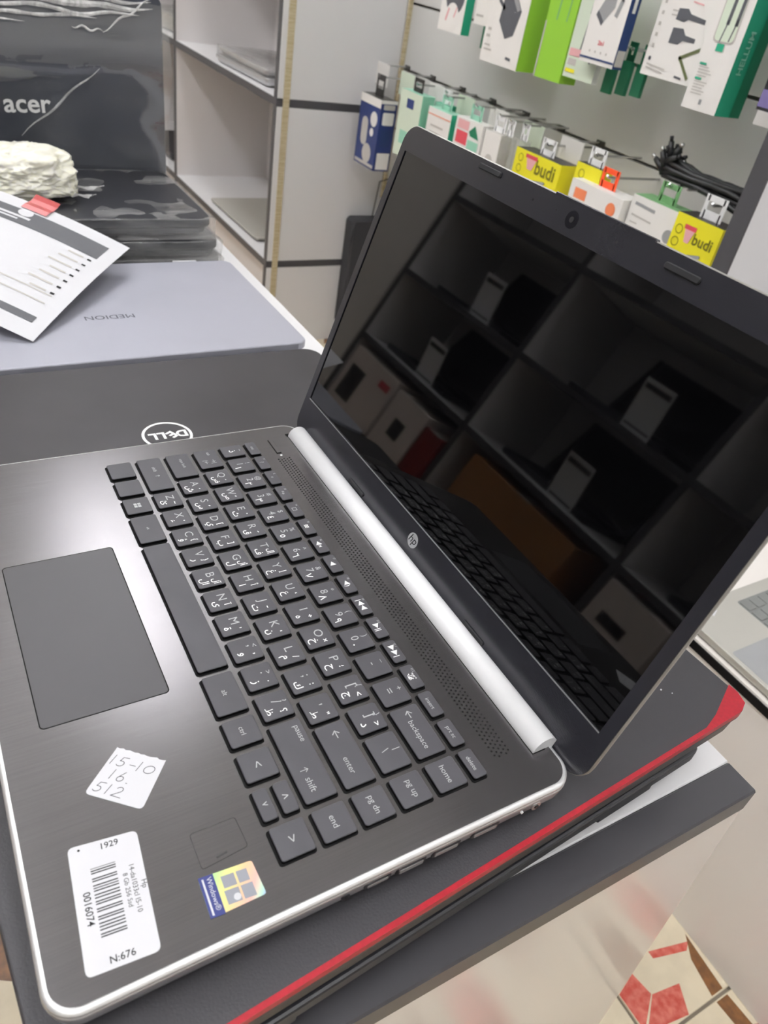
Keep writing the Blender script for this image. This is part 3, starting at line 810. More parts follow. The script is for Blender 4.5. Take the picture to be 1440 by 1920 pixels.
# local x = world y, local y = up along the lid, local z faces the camera
B().slab(0, 0.130, 0.356, 0.258, 0.010, [(-0.014, 0.002), (-0.012, 0.0), (-0.0015, 0.0), (0.0, 0.0016)], 6).build('base', 'wrapped_black', ac)
al = B().slab(0, 0.130, 0.360, 0.260, 0.012, [(0.0008, 0.001), (0.002, 0.0), (0.0078, 0.0), (0.0088, 0.0012)], 6).build('lid', 'acer_lid', ac)
B().text('acer', 0, 0, 1, 0.0091, fit=0.054, bold=0.018).build('lettering', 'logo_white', al, (0.012, 0.133, 0))
fw = B()
nx, ny = 40, 30
vs_, fs_ = [], []
for j in range(ny + 1):
    for i in range(nx + 1):
        x = -0.184 + 0.368 * i / nx; y = -0.002 + 0.262 * j / ny
        z = 0.0115 + (0.021 * math.exp(-((y - 0.185) / 0.045) ** 2) - 0.006 * max(0.0, (y - 0.2) / 0.06)) + 0.0012 * noise.noise(Vector((x * 14 + y * 22, y * 30 - x * 9, 1.7))) + 0.0007 * noise.noise(Vector((x * 60, y * 60, 4)))
        vs_.append((x, y, z))
for j in range(ny):
    for i in range(nx):
        a = j * (nx + 1) + i; fs_.append((a, a + 1, a + nx + 2, a + nx + 1))
fw.add(vs_, fs_)
fw.build('plastic_wrap', 'film_acer', ac, smooth=True)
# bunched film along the top edge
for (yy, zz_, th_, sd, x0_, x1_) in ((0.262, 0.008, 0.008, 1.0, -0.186, 0.172), (0.250, 0.014, 0.0055, 5.0, -0.186, 0.168), (0.238, 0.020, 0.0030, 9.0, -0.186, 0.10), (0.272, -0.004, 0.008, 13.0, -0.186, 0.165), (0.257, 0.013, 0.0040, 17.0, -0.186, 0.166), (0.267, 0.004, 0.0060, 21.0, -0.186, 0.172), (0.244, 0.019, 0.0035, 25.0, -0.186, 0.150), (0.232, 0.024, 0.0018, 29.0, -0.186, 0.02), (0.226, 0.027, 0.0016, 33.0, -0.186, -0.02)):
    pts = []; rad = []
    for k in range(60):
        x = x0_ + (x1_ - x0_) * k / 59
        pts.append((x, yy + 0.006 * noise.noise(Vector((x * 18, sd, 0))) - 0.004 * k / 59, zz_ + 0.003 * noise.noise(Vector((x * 25, sd, 7)))))
        rad.append(th_ * (0.55 + 0.5 * abs(noise.noise(Vector((x * 40, sd * 2, 3))))) * (1.0 if k < 52 else (60 - k) / 8))
    B().tube(pts, rad, 7).build('film_fold', 'film_fold', ac, smooth=False)
for (pa, pb) in (((0.165, 0.256, 0.014), (0.105, 0.222, 0.024)), ((0.105, 0.222, 0.024), (0.07, 0.226, 0.024)), ((-0.17, 0.07, 0.0125), (-0.04, 0.165, 0.0125)), ((-0.18, 0.10, 0.0125), (-0.10, 0.16, 0.0125)), ((0.0, 0.10, 0.0125), (0.10, 0.18, 0.013))):
    A_, B_ = Vector(pa), Vector(pb)
    B().tube([A_ + (B_ - A_) * k / 12 + Vector((0, 0.002 * math.sin(k), 0)) for k in range(13)], [0.0012 * math.sin(math.pi * (k + 0.5) / 13) + 0.0002 for k in range(13)], 6).build('film_crease', 'film_fold', ac, smooth=True)

# crumpled plastic wad
wd = B(); bm = bmesh.new()
bmesh.ops.create_icosphere(bm, subdivisions=6, radius=1.0)
for v in bm.verts:
    p = v.co.copy()
    n1 = noise.noise(p * 1.5 + Vector((3.1, 0, 0))); n2 = noise.noise(p * 3.4 + Vector((0, 5, 0))); n3 = abs(noise.noise(p * 7 + Vector((7, 5, 0)))); n4 = abs(noise.noise(p * 15 + Vector((2, 5, 9))))
    k = (abs(p.x) ** 2.5 + abs(p.y) ** 2.5 + abs(p.z) ** 2.5) ** (-1 / 2.5) * 0.92 * (1.0 + 0.18 * n1 + 0.12 * n2 - 0.10 * n3 - 0.035 * n4)
    q = Vector((p.x * 0.050 * k, p.y * 0.062 * k, p.z * 0.031 * k + 0.024))
    q.z = max(q.z, 0.0)
    if q.z < 0.018: q.y += (0.018 - q.z) * 0.5 * (1 if p.y > 0 else 0)
    v.co = q
V = [tuple(v.co) for v in bm.verts]; F = [tuple(x.index for x in f.verts) for f in bm.faces]; bm.free()
wo = B().add(V, F).build('crumpled_plastic', 'wad', None, (-0.715, 0.018, 0.0010), True)
tag(wo, 'cream crumpled ball of plastic wrap on the film-wrapped laptop stack', 'plastic wad')
for (q0, q1, q2, w_) in (((0.004, 0.046, 0.010), (0.010, 0.066, 0.004), (0.004, 0.088, 0.010), 0.007), ((0.022, 0.040, 0.006), (0.030, 0.060, 0.002), (0.026, 0.074, 0.006), 0.006)):
    rb = B(); vv_ = []
    for k in range(7):
        t = k / 6
        c_ = Vector(q0) * (1 - t) ** 2 + Vector(q1) * 2 * t * (1 - t) + Vector(q2) * t * t
        ww = w_ * (1 - 0.75 * t); j_ = 0.002 * math.sin(k * 2.1)
        vv_ += [(c_.x - ww, c_.y, c_.z + j_), (c_.x, c_.y, c_.z + 0.003 * (1 - t) + 0.0005), (c_.x + ww, c_.y, c_.z - j_)]
    rb.add(vv_, [(3 * k + i, 3 * k + i + 1, 3 * k + i + 4, 3 * k + i + 3) for k in range(6) for i in range(2)])
    rb.build('loose_end', 'film_fold', wo)

# ------------------------------------------------------------------ sheet of paper propped on the grey laptop
P0 = Vector((-0.403, -0.029, -0.0362)); P1 = Vector((-0.569, 0.099, -0.0140))
av = (P1 - P0); wA = av.length; av.normalize()
bvr = Vector((-0.585, -0.777, 0.234)); bvr = (bvr - av * bvr.dot(av)).normalized(); hB = 0.150
nv = av.cross(bvr).normalized()
if nv.z < 0: nv = -nv
def PP(a, b, lift=0.0):       # a 0..1 across (bottom corner -> right corner), b in metres along
    bend = 0.004 * math.sin(math.pi * a) + 0.006 * math.sin(math.pi * min(b / hB, 1)) * 0.6
    return P0 + av * (wA * a) + bvr * b + nv * (bend + lift)
pg = B()
na, nb = 10, 14
vv = [tuple(PP(i / na, hB * j / nb) - P0) for j in range(nb + 1) for i in range(na + 1)]
v2 = [tuple(Vector(p) - nv * 0.00012) for p in vv]
ff = []
NN = len(vv)
for j in range(nb):
    for i in range(na):
        a = j * (na + 1) + i; q4 = (a, a + na + 1, a + na + 2, a + 1)
        ff.append(q4); ff.append(tuple(NN + k for k in reversed(q4)))
pg.add(vv + v2, ff)
sheet = pg.build('paper_sheet', 'paper', None, tuple(P0), True)
tag(sheet, 'white price sheet with grey header band propped on the grey laptop', 'paper')
pp = B()
def band(a0, a1, b0, b1, mi, lift=0.0004, n=8):
    pp.use(mi)
    for k in range(n):
        c0 = b0 + (b1 - b0) * k / n; c1 = b0 + (b1 - b0) * (k + 1) / n
        pp.poly([tuple(PP(a0, c0, lift) - P0), tuple(PP(a0, c1, lift) - P0), tuple(PP(a1, c1, lift) - P0), tuple(PP(a1, c0, lift) - P0)])
band(0.745, 0.895, 0.014, 0.138, 0)
band(0.10, 0.145, 0.012, 0.138, 0)
for k in range(7):
    a = 0.70 - 0.062 * k
    band(a, a + 0.014, 0.016, 0.020, 1, n=1)
    band(a, a + 0.012, 0.024, 0.040 + 0.004 * (k % 3), 2, n=1)
band(0.31, 0.318, 0.016, 0.136, 2); band(0.245, 0.253, 0.016, 0.136, 2)
band(0.27, 0.295, 0.085, 0.11, 1, n=2)
band(0.805, 0.825, 0.092, 0.135, 3, 0.0007); band(0.777, 0.792, 0.102, 0.125, 3, 0.0007)
cc = PP(0.868, 0.102, 0.0008) - P0
pp.use(3); pp.poly([tuple(cc + av * 0.0075 * math.cos(2 * math.pi * k / 20) + bvr * 0.0075 * math.sin(2 * math.pi * k / 20)) for k in range(20)])
pp.build('printing', ['paper_grey', 'ink', 'card_grey', 'paper'], sheet)
tp_ = B()
ts = []
for j, a in enumerate((0.91, 0.95, 0.99, 1.03, 1.06)):
    for b_ in (0.085, 0.112):
        ts.append(tuple(PP(a, b_, 0.0012 + (0.004 if j == 4 else 0.001 * (j % 2))) - P0))
tp_.add(ts, [(2 * k, 2 * k + 1, 2 * k + 3, 2 * k + 2) for k in range(4)])
ta = tp_.build('adhesive_tape', 'tape_red', sheet)

# ------------------------------------------------------------------ tall white shelf at the back
SX, SY0, SY1 = -1.760, 0.775, 1.139
sh = thing('shelf_unit', 'tall white shelf unit with dark grey edges and wrapped laptops inside', 'shelf', (-2.6, 0.95, ZF))
def SH(b, n, m): return b.build(n, m, sh, (2.6, -0.95, -ZF))
boards = [-0.487, -0.059, 0.370, 0.800, 1.230]
SH(B().box(-3.50, SX, SY1 - 0.012, SY1, ZF, 1.23), 'back_panel', 'white_inner')
# end panel in sections between the grey bands
secs = [ZF] + boards
for k, (a, b) in enumerate(zip(secs, secs[1:])):
    SH(B().cbox(SX - 0.018, SX, SY0 + 0.002, SY1 - 0.013, a + 0.0002, b - 0.0195, 0.0006), 'end_panel', 'white_lam')
    SH(B().cbox(SX - 0.019, SX, SY0, SY0 + 0.0018, a, b - 0.0195, 0.0004), 'edge_strip', 'grey_edge')
for z in boards:
    SH(B().box(-3.50, SX - 0.019, SY0 + 0.002, SY1 - 0.012, z - 0.019, z), 'shelf_board', 'white_lam')
    SH(B().cbox(-3.50, SX + 0.0004, SY0 - 0.0004, SY0 + 0.0018, z - 0.0192, z, 0.0004), 'edge_strip', 'grey_edge')
    SH(B().cbox(SX - 0.018, SX + 0.0008, SY0 + 0.002, SY1 - 0.013, z - 0.0192, z, 0.0006), 'side_band', 'grey_edge')
for xd in (-2.63, -3.50):
    SH(B().box(xd - 0.020, xd, SY0 + 0.002, SY1 - 0.012, ZF, 1.21), 'divider', 'white_inner')
    SH(B().cbox(xd - 0.022, xd + 0.001, SY0 - 0.0006, SY0 + 0.0018, ZF, 1.23, 0.0004), 'edge_strip', 'grey_edge')
SH(B().cbox(SX + 0.0008, SX + 0.0030, 0.793, 0.811, ZF + 0.05, 1.2, 0.0006), 'brass_strip', 'gold_strip')
SH(B().cbox(-3.48, SX - 0.02, SY0 + 0.03, SY0 + 0.045, ZF, -0.507, 0.0008), 'kick_panel', 'white_inner')

def simple_closed(name, label, x, y, z, w, d, t, m, rz=0.0, film=False, group=None):
    o = thing(name, label, 'laptop', (x, y, z), rz, group)
    closed_laptop(o, w, d, t, t * 0.4, 0.012, m, m)
    if film: wrap_box(w, d, t, 0.012, 0.002, x * 10, 0.008, 16).build('plastic_wrap', 'film', o, smooth=True)
    return o
simple_closed('laptop', 'film-wrapped silver laptop on the upper shelf behind the stacks, lower of two', -2.09, 0.925, -0.059, 0.38, 0.26, 0.022, 'silver', 0.03, False)
simple_closed('laptop', 'film-wrapped silver laptop on the upper shelf behind the stacks, upper of two', -2.09, 0.925, -0.037, 0.36, 0.25, 0.020, 'silver', 0.02, True)
simple_closed('laptop', 'flat silver-white laptop lying alone on the lower shelf', -2.12, 0.94, -0.487, 0.40, 0.28, 0.014, 'beige_laptop', 0.02)
simple_closed('laptop', 'wrapped pale laptop in the far left bay of the tall shelf', -2.98, 0.94, -0.059, 0.38, 0.26, 0.05, 'beige_laptop', 0.05, True)
simple_closed('laptop', 'dark laptop on the lowest board of the far left bay', -3.0, 0.94, -0.487, 0.38, 0.26, 0.03, 'wrapped_black', 0.0)

# padded laptop case hanging by the shelf end
bg = thing('laptop_case', 'dark grey padded laptop case against the white shelf end', 'bag', (-1.735, 1.06, -0.69))
B().M
bb = B(); bb.M = Matrix(((0, 0, 1, 0), (1, 0, 0, 0), (0, 1, 0, 0), (0, 0, 0, 1)))
bb.slab(0.035, 0.170, 0.150, 0.335, 0.014, [(-0.022, 0.004), (-0.018, 0.0), (0.020, 0.0), (0.026, 0.006)], 5)
bb.build('case_body', 'bag', bg)
B().tube([(0.026, -0.034, 0.32), (0.028, -0.044, 0.300), (0.030, -0.050, 0.275)], 0.004, 6).build('strap', 'bag', bg)
B().tube([(0.028, 0.028, 0.245), (0.030, 0.026, 0.225), (0.030, 0.034, 0.215)], 0.004, 6).build('clip', 'metal', bg)
B().tube([(0.0, 0.035, 0.335), (0.0, 0.045, 0.44), (0.0, 0.079, 0.449)], 0.002, 6).build('hanging_hook', 'dark_metal', bg)

# ------------------------------------------------------------------ base cabinet, divider, counter laptop
bc = thing('base_cabinet', 'low cream cabinet with dark-edged counter along the slotted wall', 'cabinet', (0.3, 0.9, ZF))
def BC(b, n, m): return b.build(n, m, bc, (-0.3, -0.9, -ZF))
BC(B().cbox(-0.90, 1.45, 0.662, 1.138, ZF, -0.362, 0.001), 'carcass', 'cream_panel')
BC(B().box(-0.90, 1.45, 0.6605, 1.138, -0.3615, -0.343), 'counter_top', 'cream_panel')
BC(B().cbox(-0.90, 1.45, 0.6585, 0.6605, -0.358, -0.346, 0.0004), 'counter_edge', 'well')
dv = thing('divider_panel', 'white upright divider panel with dark grey front edge beside the yellow boxes', 'panel', (-0.411, 1.02, -0.343))
B().box(-0.016, 0.0135, -0.118, 0.118, 0.0, 2.2).build('panel', 'white_lam', dv)
B().cbox(-0.016, 0.0140, -0.1205, -0.118, 0.0, 2.2, 0.0006).build('edge_strip', 'grey_edge', dv)

cl = thing('laptop', 'open pale silver laptop on the cream counter behind the red-edged stack', 'laptop', (0.062, 0.778, -0.343))
B().slab(0, 0, 0.334, 0.226, 0.012, [(0.0, 0.008), (0.004, 0.0005), (0.0125, 0.0), (0.0135, 0.0008)], 6).build('base', 'beige_laptop', cl)
B().slab(0, 0.036, 0.296, 0.112, 0.004, [(0.0130, 0), (0.01358, 0)], 4).build('key_recess', 'beige_keys', cl)
B().slab(-0.010, -0.068, 0.150, 0.078, 0.004, [(0.0130, 0), (0.01365, 0)], 4).build('touchpad', 'gadget_light', cl)
km = None
for r_ in range(6):
    for c_ in range(15):
        lc = (-0.1365 + c_ * 0.0195, 0.0840 - r_ * 0.0188, 0.0)
        if km is None:
            k0 = B().slab(0, 0, 0.0165, 0.0155, 0.0015, [(0.0135, 0), (0.0146, 0), (0.0148, 0.0004)], 2).build('key', 'beige_keys', cl, lc); km = k0.data
        else: inst(km, 'key', cl, lc)
cld = B().slab(0, 0.112, 0.334, 0.224, 0.012, [(-0.005, 0.001), (-0.004, 0), (-0.0005, 0), (0, 0.0008)], 6).build('lid', 'white_lam', cl, (0, 0.110, 0.0125))
cld.rotation_euler = (math.radians(62), 0, 0)
B().box(-0.155, 0.155, 0.022, 0.205, 0.0, 0.0004).build('screen', 'card_grey', cld)
B().prism([(-0.156, -0.085), (-0.140, -0.075), (-0.146, -0.062), (-0.157, -0.066)], 0.0135, 0.0138).build('sticker', 'paper', cl)
# ------------------------------------------------------------------ boxes hanging on the slotted wall
def hang_box(label, x0, x1, z0, z1, yf, depth, front, side, prints=(), tab=None, name='product_box', cat='box', group='boxed accessories on the slotted wall', hook_z=None, tabh=0.03, top=None):
    """front faces -y; prints are (kind, args) in front-face metres from its lower left corner"""
    w, h = x1 - x0, z1 - z0
    o = thing(name, label, cat, ((x0 + x1) / 2, yf, z0), 0, group)
    b = B()
    b.use(1).box(-w / 2, w / 2, 0, depth, 0, h)
    o1 = b.build('carton', [front, side, top or side], o)
    # face materials: front (-y) gets 0, the upper face 2
    o1.data.polygons[2].material_index = 0
    o1.data.polygons[1].material_index = 2
    zh = hook_z if hook_z is not None else h + tabh * 0.6
    if tab:
        tw = min(w * 0.55, 0.035)
        for sx in (-1, 1):
            B().cbox(sx * tw * 0.5 - 0.004, sx * tw * 0.5 + 0.004, depth * 0.45, depth * 0.45 + 0.0012, h - 0.002, h + tabh, 0.0004).build('hang_tab', tab, o)
        B().cbox(-tw / 2, tw / 2, depth * 0.45, depth * 0.45 + 0.0012, h + tabh * 0.72, h + tabh, 0.0004).build('hang_tab', tab, o)
        B().cbox(-tw / 2, tw / 2, depth * 0.45, depth * 0.45 + 0.0012, h - 0.002, h + tabh * 0.35, 0.0004).build('hang_tab', tab, o)
    if prints:
        mats_ = []; pb = B(); single = len(prints) <= 4
        M4 = Matrix(((1, 0, 0, -w / 2), (0, 0, -1, 0.0), (0, 1, 0, 0), (0, 0, 0, 1)))
        MS = Matrix(((0, 0, 1, w / 2), (1, 0, 0, 0.0), (0, 1, 0, 0), (0, 0, 0, 1)))
        for p in prints:
            if single: pb = B(); mats_ = []
            kind, mname = p[0], p[1]
            if kind.startswith('s_'): kind = kind[2:]; pb.M = MS
            else: pb.M = M4
            if mname not in mats_: mats_.append(mname)
            pb.use(mats_.index(mname)); a = p[2:]
            lift = 0.0004 + 0.00012 * (prints.index(p) if single else len(mats_))
            if kind == 'rect': pb.poly([(a[0], a[2], lift), (a[1], a[2], lift), (a[1], a[3], lift), (a[0], a[3], lift)])
            elif kind == 'rr': pb.poly([(q[0], q[1], lift) for q in rrect(a[1] - a[0], a[3] - a[2], a[4], 4, (a[0] + a[1]) / 2, (a[2] + a[3]) / 2)])
            elif kind == 'disc': pb.poly([(a[0] + a[2] * math.cos(2 * math.pi * k / 18), a[1] + a[2] * math.sin(2 * math.pi * k / 18), lift) for k in range(18)])
            elif kind == 'ring': pb.ring(a[0], a[1], a[2], a[2], a[3], lift, 20)
            elif kind == 'poly': pb.poly([(q[0], q[1], lift) for q in a[0]])
            elif kind == 'line': pb.stroke(a[0], a[1], lift)
            elif kind == 'text': pb.text(a[0], a[1], a[2], 1, lift, a[4] if len(a) > 4 else 0.0, fit=a[3], bold=0.02)
            if single: pb.M = None; pb.build('printing', mats_, o1)
        if not single:
            pb.M = None
            pb.build('printing', mats_, o1)
    # wall hook that carries it
    hy_ = yf + depth * 0.45
    hk = B()
    zz_ = z0 + zh
    hk.tube([((x0 + x1) / 2, hy_ - 0.008, zz_ + 0.004), ((x0 + x1) / 2, hy_ - 0.004, zz_), ((x0 + x1) / 2, 1.138, zz_)], 0.0022, 6)
    hk.build('wall_hook', 'metal', wb)
    return o

def plug(cx, cz, s, vert=True):      # printed plug / connector outline
    return [(cx - s, cz), (cx - s, cz + s * 1.2), (cx - 0.6 * s, cz + 1.8 * s), (cx + 0.6 * s, cz + 1.8 * s), (cx + s, cz + 1.2 * s), (cx + s, cz)]

HT = 0.20    # the upper cartons continue above the picture
# ---- upper row
hang_box('white box with a coiled grey cable picture and teal side', -1.409, -1.315, 0.168, 0.36, 1.0, 0.022, 'card_white', 'teal',
         [('disc', 'gadget', 0.052, 0.068, 0.036), ('disc', 'card_white', 0.048, 0.028, 0.026), ('line', 'pink_print', [(0.028, 0.022), (0.034, 0.04)], 0.006), ('line', 'pink_print', [(0.058, 0.03), (0.064, 0.045)], 0.004)], 'card_white')
hang_box('plain white box beside the charger box, set back on its peg', -1.290, -1.236, 0.195, 0.36, 1.01, 0.03, 'card_white', 'card_white', [('line', 'card_grey', [(0.008, 0.016), (0.03, 0.016)], 0.004)], 'card_white')
hang_box('dark green box behind the charger box', -1.312, -1.262, 0.150, 0.34, 1.055, 0.04, 'teal_dark', 'teal_dark', (), 'teal_dark')
hang_box('white box picturing a grey power adapter with lime side', -1.230, -1.101, 0.137, 0.36, 1.0, 0.048, 'card_white', 'lime',
         [('poly', 'gadget', [(0.042, 0.075), (0.072, 0.047), (0.096, 0.056), (0.108, 0.098), (0.076, 0.132), (0.052, 0.132), (0.046, 0.108)]),
          ('line', 'gadget', [(0.050, 0.098), (0.034, 0.108)], 0.007), ('poly', 'gadget_light', [(0.058, 0.132), (0.076, 0.132), (0.104, 0.100), (0.095, 0.096)]),
          ('line', 'card_grey', [(0.014, 0.058), (0.020, 0.058)], 0.005), ('line', 'card_grey', [(0.012, 0.046), (0.020, 0.046)], 0.005), ('line', 'card_grey', [(0.010, 0.030), (0.026, 0.030)], 0.003), ('line', 'card_grey', [(0.010, 0.022), (0.034, 0.022)], 0.003),
          ('line', 'gadget', [(0.090, 0.016), (0.102, 0.015)], 0.005), ('line', 'card_white', [(0.128, 0.0), (0.128, 0.2)], 0.002)], 'card_white')
hang_box('lime green box next to the power adapter box', -1.045, -0.966, 0.140, 0.36, 1.0, 0.04, 'lime', 'lime', [('line', 'green_soft', [(0.030, 0.098), (0.032, 0.130)], 0.004), ('line', 'green_soft', [(0.058, 0.098), (0.060, 0.130)], 0.003), ('line', 'card_grey', [(0.002, 0.0), (0.002, 0.09)], 0.004)], 'lime')
hang_box('long white cable box with red and yellow price stickers', -0.962, -0.880, 0.155, 0.37, 1.0, 0.012, 'pale_green', 'card_white',
         [('line', 'gadget', [(0.030, 0.040), (0.036, 0.105)], 0.003), ('line', 'gadget', [(0.036, 0.105), (0.038, 0.140)], 0.007), ('line', 'gadget', [(0.062, 0.030), (0.066, 0.105)], 0.003), ('line', 'gadget', [(0.066, 0.105), (0.068, 0.140)], 0.007),
          ('rect', 'pink_print', 0.004, 0.034, 0.034, 0.046), ('rect', 'card_grey', 0.006, 0.028, 0.020, 0.030), ('rect', 'yellow', 0.004, 0.030, 0.008, 0.014)], 'card_white')
for k in range(3):
    hang_box(['first', 'middle', 'last'][k] + ' of three small dark green boxes peeking below the long cable box', -0.900 + 0.036 * k, -0.877 + 0.036 * k, 0.143 + 0.004 * k, 0.20, 1.045, 0.008, 'teal_dark', 'teal_dark', (), 'teal_dark')
hang_box('white box picturing a grey adapter dongle with navy side', -0.902, -0.816, 0.188, 0.38, 0.975, 0.022, 'card_white', 'navy',
         [('poly', 'gadget_light', [(0.016, 0.074), (0.034, 0.060), (0.054, 0.084), (0.054, 0.098), (0.040, 0.104), (0.030, 0.100)]), ('poly', 'gadget', [(0.014, 0.070), (0.032, 0.056), (0.036, 0.062), (0.017, 0.077)]),
          ('line', 'gadget', [(0.046, 0.102), (0.050, 0.114), (0.060, 0.118), (0.068, 0.112), (0.068, 0.096)], 0.004), ('line', 'gadget_light', [(0.067, 0.094), (0.062, 0.076)], 0.008),
          ('text', 'red_print', '2in1', 0.044, 0.032, 0.014), ('rect', 'navy', 0.0, 0.086, 0.006, 0.009)] + [('disc', 'card_grey', 0.022 + 0.014 * k, 0.018, 0.002) for k in range(4)] +
         [('s_rect', 'card_grey', 0.002, 0.020, 0.004, 0.028), ('s_line', 'card_white', [(0.011, 0.085), (0.011, 0.112)], 0.007)], 'card_white')
hang_box('large white box picturing two dark cable plugs and a green triangle', -0.775, -0.640, 0.192, 0.40, 1.0, 0.02, 'card_white', 'green_soft',
         [('poly', 'gadget', [(0.040, 0.082), (0.058, 0.080), (0.066, 0.084), (0.100, 0.082), (0.100, 0.088), (0.068, 0.092), (0.060, 0.098), (0.041, 0.097)]),
          ('poly', 'gadget', [(0.040, 0.050), (0.060, 0.050), (0.068, 0.056), (0.092, 0.056), (0.092, 0.062), (0.070, 0.064), (0.062, 0.072), (0.041, 0.071)]),
          ('line', 'card_grey', [(0.030, 0.087), (0.040, 0.087)], 0.002), ('line', 'card_grey', [(0.030, 0.093), (0.040, 0.093)], 0.002),
          ('line', 'olive', [(0.108, 0.050), (0.074, 0.034), (0.100, 0.010)], 0.005), ('line', 'pink_print', [(0.066, 0.118), (0.090, 0.116)], 0.002), ('line', 'pink_print', [(0.066, 0.108), (0.086, 0.106)], 0.002),
          ('line', 'card_grey', [(0.010, 0.016), (0.050, 0.013)], 0.002), ('line', 'card_grey', [(0.010, 0.011), (0.046, 0.008)], 0.002), ('line', 'gadget', [(0.076, 0.008), (0.088, 0.007)], 0.003), ('disc', 'gadget', 0.012, 0.024, 0.003)] +
         [('rect', 'card_grey', 0.008, 0.013, 0.040 + 0.015 * k, 0.045 + 0.015 * k) for k in range(5)], 'card_white')
hang_box('tall white cable box with clear window and bright green side', -0.663, -0.594, 0.165, 0.42, 0.995, 0.058, 'card_white', 'teal',
         [('rr', 'card_grey', 0.016, 0.056, 0.092, 0.20, 0.006), ('rr', 'pale_green', 0.018, 0.054, 0.094, 0.20, 0.006), ('line', 'gadget', [(0.030, 0.094), (0.034, 0.120)], 0.0022), ('line', 'gadget', [(0.034, 0.118), (0.037, 0.20)], 0.006), ('line', 'gadget', [(0.046, 0.096), (0.050, 0.122)], 0.0022), ('line', 'gadget', [(0.050, 0.118), (0.052, 0.20)], 0.006),
          ('rect', 'teal', 0.028, 0.042, 0.081, 0.091), ('line', 'teal', [(0.010, 0.062), (0.020, 0.062)], 0.003), ('line', 'teal', [(0.010, 0.042), (0.020, 0.042)], 0.003)] +
         [('line', 'card_grey', [(0.010, 0.058 - 0.004 * k), (0.028 + 0.004 * (k % 3), 0.058 - 0.004 * k)], 0.0012) for k in range(4)] + [('line', 'card_grey', [(0.010, 0.038 - 0.004 * k), (0.034 - 0.003 * (k % 3), 0.038 - 0.004 * k)], 0.0012) for k in range(5)] +
         [('rect', 'gadget_light', 0.032, 0.037, 0.009, 0.016), ('rect', 'teal_dark', 0.0690, 0.0690001, 0, 0.001), ('s_rect', 'teal_dark', 0.034, 0.058, 0.0, 0.20), ('s_text', 'mint', 'HELLUM', 0.018, 0.085, 0.056, math.pi / 2)], 'card_white')
hang_box('green-sided box tucked right of the tall cable box', -0.552, -0.512, 0.166, 0.40, 1.035, 0.04, 'card_white', 'teal_dark', [('rect', 'dark_plastic', 0.006, 0.018, 0.020, 0.034)], 'card_white')
hang_box('dark violet blister pack at the right end of the upper row', -0.520, -0.452, 0.190, 0.42, 0.985, 0.02, 'dark_plastic_cool', 'violet', [('rect', 'violet', 0.0, 0.068, 0.004, 0.026), ('rect', 'card_white', 0.014, 0.026, 0.036, 0.044)], 'plastic_white')

# ---- lower row
hang_box('blue and white bulb box hanging nearest the white shelf end', -1.700, -1.590, -0.185, -0.015, 0.99, 0.048, 'blue_box', 'blue_box',
         [('rect', 'card_white', 0.0, 0.110, 0.150, 0.170), ('rr', 'card_grey', 0.022, 0.055, 0.050, 0.118, 0.014), ('disc', 'card_white', 0.082, 0.120, 0.018), ('disc', 'card_grey', 0.064, 0.034, 0.024), ('disc', 'card_white', 0.078, 0.088, 0.010), ('rect', 'card_grey', 0.004, 0.106, 0.004, 0.012),
          ('s_rect', 'card_white', 0.006, 0.044, 0.004, 0.045), ('s_rr', 'card_white', 0.008, 0.042, 0.112, 0.142, 0.004), ('s_rr', 'card_grey', 0.008, 0.042, 0.148, 0.160, 0.003), ('s_rect', 'card_white', 0.0, 0.048, 0.162, 0.170), ('s_rect', 'navy', 0.010, 0.036, 0.06, 0.10)], 'dark_metal', hook_z=0.214, tabh=0.05, top='dark_metal')
hang_box('pale green tall box with small blue square', -1.520, -1.420, -0.12, 0.028, 1.0, 0.035, 'pale_green', 'mint', [('rect', 'blue_box', 0.034, 0.066, 0.112, 0.132), ('rect', 'mint', 0.02, 0.06, 0.03, 0.06)], 'dark_metal', hook_z=0.165)
hang_box('mint green box half hidden behind the pale boxes', -1.425, -1.372, -0.12, 0.020, 1.04, 0.03, 'mint', 'teal', (), 'plastic_white', hook_z=0.165)
hang_box('white box with teal side and white hang loops', -1.387, -1.289, -0.12, 0.016, 1.0, 0.035, 'card_white', 'teal', [('line', 'orange_soft', [(0.002, 0.122), (0.096, 0.122)], 0.002), ('line', 'card_grey', [(0.02, 0.10), (0.07, 0.10)], 0.004), ('line', 'card_grey', [(0.02, 0.085), (0.06, 0.085)], 0.004)], 'mint', hook_z=0.165, top='mint')
hang_box('white box with red and green printed panels', -1.268, -1.165, -0.12, 0.022, 1.0, 0.03, 'card_white', 'card_white', [('rect', 'red_print', 0.008, 0.052, 0.090, 0.116), ('rect', 'pink_print', 0.008, 0.052, 0.120, 0.138), ('poly', 'teal_dark', [(0.055, 0.12), (0.075, 0.135), (0.095, 0.11), (0.062, 0.112)]), ('rect', 'mint', 0.056, 0.096, 0.086, 0.104)], 'mint', hook_z=0.17)
hang_box('pale pink-white box beside the clear packets', -1.162, -1.104, -0.12, 0.018, 1.005, 0.03, 'card_white', 'card_grey', [('disc', 'card_grey', 0.03, 0.08, 0.014)], 'plastic_white', hook_z=0.17)
for k in range(2):
    hang_box(['left', 'right'][k] + ' clear plastic packet hanging before the yellow boxes', -1.098 + 0.03 * k, -1.070 + 0.03 * k, -0.11, 0.022, 1.0 + 0.015 * k, 0.02, 'film_clear', 'film_clear', [('rect', 'card_grey', 0.004, 0.024, 0.02, 0.07)], 'plastic_white', name='plastic_packet', cat='packet', hook_z=0.16)
